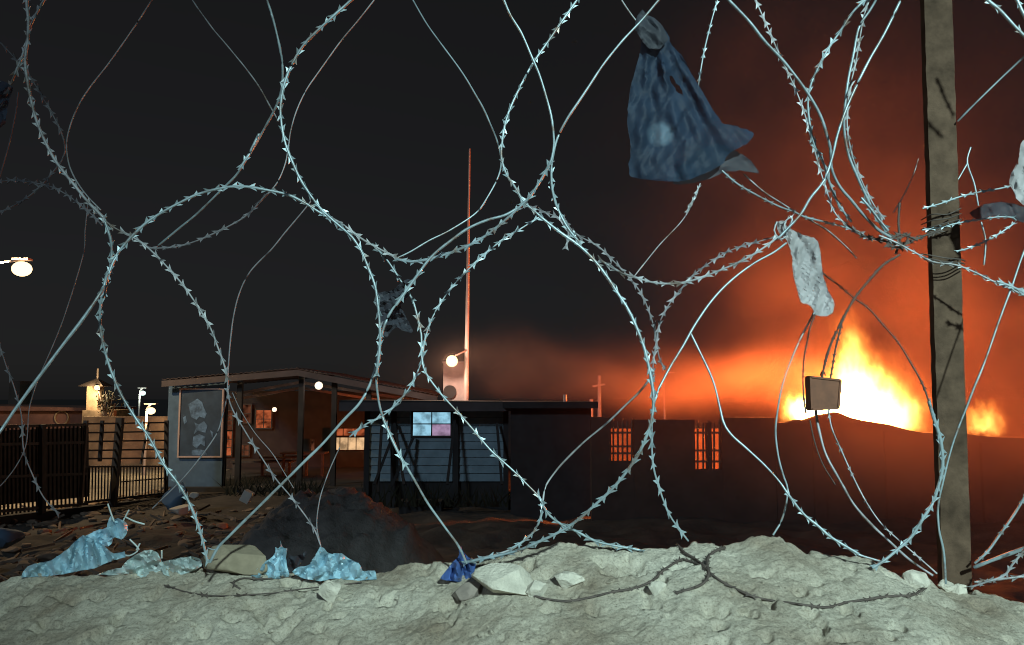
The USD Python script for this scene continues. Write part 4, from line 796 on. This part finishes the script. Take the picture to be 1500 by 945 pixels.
# ------------------------------------------------------------------ the fire
YF = 22.0
S = YF / F
def blob_density(prefix, blobs, nodes, links, pos):
    """Sum of soft ellipsoids, in nodes; returns the socket that holds it."""
    last = None
    for i, (c, s, a) in enumerate(blobs):
        k = f'{prefix}{i}'
        nodes[k + 's'] = ('vector_math', {'math_type': 'subtract', 'vector2': tuple(c)}); nodes[k + 'd'] = ('vector_math', {'math_type': 'divide', 'vector2': tuple(s)})
        nodes[k + 'q'] = ('vector_math', {'math_type': 'dot_product'}); nodes[k + 'n'] = ('math', {'math_type': 'multiply', 'value2': -1.0}); nodes[k + 'e'] = ('math', {'math_type': 'power', 'value1': 2.71828})
        nodes[k + 'a'] = ('math', {'math_type': 'multiply_add', 'value2': float(a), 'value3': 0.0})
        links += [(pos, k + 's.vector1'), (k + 's.vector', k + 'd.vector1'), (k + 'd.vector', k + 'q.vector1'), (k + 'd.vector', k + 'q.vector2'), (k + 'q.value', k + 'n.value1'), (k + 'n.value', k + 'e.value2'), (k + 'e.value', k + 'a.value1')]
        if last: links.append((last, k + 'a.value3'))
        last = k + 'a.value'
    return last
def warp(nodes, links, scale, amp, name='w'):
    nodes['geo'] = ('geometry', {}); nodes[name] = ('noise_texture', {'scale': scale, 'detail': 3.0, 'roughness': 0.55})
    nodes[name + 'c'] = ('vector_math', {'math_type': 'subtract', 'vector2': (0.5, 0.5, 0.5)}); nodes[name + 'm'] = ('vector_math', {'math_type': 'multiply', 'vector2': tuple(amp)}); nodes[name + 'p'] = ('vector_math', {'math_type': 'add'})
    links += [('geo.position', name + '.vector'), (name + '.color', name + 'c.vector1'), (name + 'c.vector', name + 'm.vector1'), (name + 'm.vector', name + 'p.vector1'), ('geo.position', name + 'p.vector2')]
    return name + 'p.vector'
def fb(px, py, w, h, a, d=0.5): return (P(px, py, YF), (w * S, d, h * S), a)
nodes, links = {}, []
pos = warp(nodes, links, 1.0, (0.8, 0.8, 1.1))
nodes['f'] = ('noise_texture', {'scale': 1.0, 'detail': 4.0, 'roughness': 0.6}); nodes['fs'] = ('mapping', {'scale': (4.2, 4.2, 1.7)}); nodes['fc'] = ('vector_math', {'math_type': 'subtract', 'vector2': (0.5, 0.5, 0.5)}); nodes['fm'] = ('vector_math', {'math_type': 'multiply', 'vector2': (1.0, 0.45, 1.5)}); nodes['fa'] = ('vector_math', {'math_type': 'add'})
links += [('geo.position', 'fs.vector'), ('fs.vector', 'f.vector'), ('f.color', 'fc.vector1'), ('fc.vector', 'fm.vector1'), ('fm.vector', 'fa.vector1'), (pos, 'fa.vector2')]
pos = 'fa.vector'
dens = blob_density('b', [fb(1250, 590, 46, 48, 10), fb(1300, 615, 44, 34, 9), fb(1248, 535, 20, 48, 4.5), fb(1172, 602, 24, 20, 8), fb(1238, 490, 22, 38, 0.9), fb(1305, 560, 42, 46, 1.2), fb(1335, 600, 28, 40, 1.5), fb(1215, 600, 40, 26, 8), fb(1232, 520, 48, 75, 0.5), fb(1440, 606, 24, 13, 3.6), fb(1444, 624, 22, 9, 5.0)], nodes, links, pos)
nodes['v'] = ('principled_volume', {'density': 0.0}); nodes['cr'] = ('rgb_ramp', {'ramp': [(0.0, (1.0, 0.15, 0.018)), (0.12, (1.0, 0.24, 0.03)), (0.4, (1.0, 0.42, 0.07)), (1.0, (1.0, 0.5, 0.13))]}); nodes['cs'] = ('math', {'math_type': 'multiply', 'value2': 0.12})
nodes['kp'] = ('math', {'math_type': 'power', 'value2': 2.0}); nodes['k'] = ('math', {'math_type': 'multiply', 'value2': 0.24}); links += [(dens, 'cs.value1'), ('cs.value', 'cr.fac'), ('cr.color', 'v.emission_color'), (dens, 'kp.value1'), ('kp.value', 'k.value1'), ('k.value', 'v.emission_strength')]
M['flame'] = usdkit.material(stage, '/World/Looks/flame', nodes, links, volume='v.volume')
def blobmesh(pts, Y, depth, seed, sub=0.35):
    pl = sg.Polygon([(P(x, y, Y)[0], P(x, y, Y)[2]) for x, y in pts]).buffer(0.15).buffer(-0.05)
    m = trimesh.creation.extrude_polygon(pl, depth, engine='earcut'); v = m.vertices.copy(); m.vertices = np.c_[v[:, 0], Y - depth / 2 + v[:, 2], v[:, 1]]; trimesh.repair.fix_normals(m); return m
part('flames', blobmesh([(1085, 650), (1085, 590), (1120, 560), (1150, 545), (1165, 480), (1190, 425), (1225, 395), (1265, 395), (1300, 430), (1330, 480), (1365, 520), (1400, 565), (1415, 600), (1420, 650)], YF, 3.4, 1), 'flame',
     label='bright white and yellow flames burning behind the wall', cat='fire')
part('flames', blobmesh([(1385, 655), (1385, 585), (1410, 575), (1460, 575), (1495, 590), (1500, 655)], YF, 3.4, 1), 'flame', label='small separate flame to the right of the fence post', cat='fire')
def fire_light(px, py, p, r=0.35):
    lamp_light('/World/flames', 'fire_light', P(px, py, YF), r, p, (1, 0.17, 0.035))
fire_light(1250, 602, 1400, 0.25); fire_light(1325, 590, 950, 0.25); fire_light(1172, 606, 500, 0.2)

# smoke lit by the fire; low left and front puffs imitate lens glare
nodes, links = {}, []
pos = warp(nodes, links, 0.16, (4.0, 4.0, 4.0))
sm = [((9.8, 22.0, 3.2), (2.1, 2.2, 1.5), -0.05), ((10.6, 24.5, 6.0), (4.0, 3.5, 4.8), 0.03), ((11.6, 26, 12.0), (4.5, 4.5, 4.5), 0.017), ((15.0, 24, 5.0), (4.5, 3.0, 3.4), 0.03), ((6.6, 24.0, 3.5), (3.0, 2.2, 0.75), 0.2), ((3.0, 25.0, 3.6), (3.4, 2.0, 0.65), 0.2), ((7.4, 15.0, 1.9), (3.6, 2.6, 1.0), 0.11)]  # last three puffs: low band and front veil added for lens glare
dens = blob_density('b', sm, nodes, links, pos)
nodes['n2'] = ('noise_texture', {'scale': 0.34, 'detail': 5.0, 'roughness': 0.62}); nodes['mr'] = ('map_range', {'from_min': 0.36, 'from_max': 0.64, 'to_min': 0.12, 'to_max': 1.6, 'clamp': True}); nodes['mu'] = ('math', {'math_type': 'multiply'})
nodes['v'] = ('principled_volume', {'color': (0.9, 0.6, 0.45), 'anisotropy': 0.0})
links += [('geo.position', 'n2.vector'), ('n2.fac', 'mr.value'), (dens, 'mu.value1'), ('mr.result', 'mu.value2'), ('mu.value', 'v.density')]
M['smoke'] = usdkit.material(stage, '/World/Looks/smoke', nodes, links, volume='v.volume')
part('smoke', box(-7, 24, 10.0, 34, 0.3, 24), 'smoke', kind='stuff', label='dark red smoke lit by the fire, rising, with added low puffs imitating lens glare', cat='smoke')

# ------------------------------------------------------------------ unseen lamp behind the camera, placed to light wire and soil
t = thing('street_lamp', 'unseen lamp on a pole behind the camera, placed to light wire and soil', 'street lamp')
LP = np.array([1.6, -4.2, 5.6])
part('pole', rod([LP[0] + 1.2, LP[1], 1.4], [LP[0] + 1.2, LP[1], LP[2] + 0.3], 0.07, 0.05), 'mast_paint', t)
part('arm', beam([LP[0] + 1.2, LP[1], LP[2] + 0.28], [LP[0], LP[1], LP[2] + 0.22], 0.05), 'mast_paint', t)
part('hood', box(LP[0] - 0.3, LP[0] + 0.3, LP[1] - 0.2, LP[1] + 0.2, LP[2] + 0.14, LP[2] + 0.2), 'mast_paint', t)
lamp_light(t, 'lamp_light', LP, 0.1, 880, (0.72, 1.0, 0.97), cone=15.5, aim=(0.6, 1.25, 2.82))
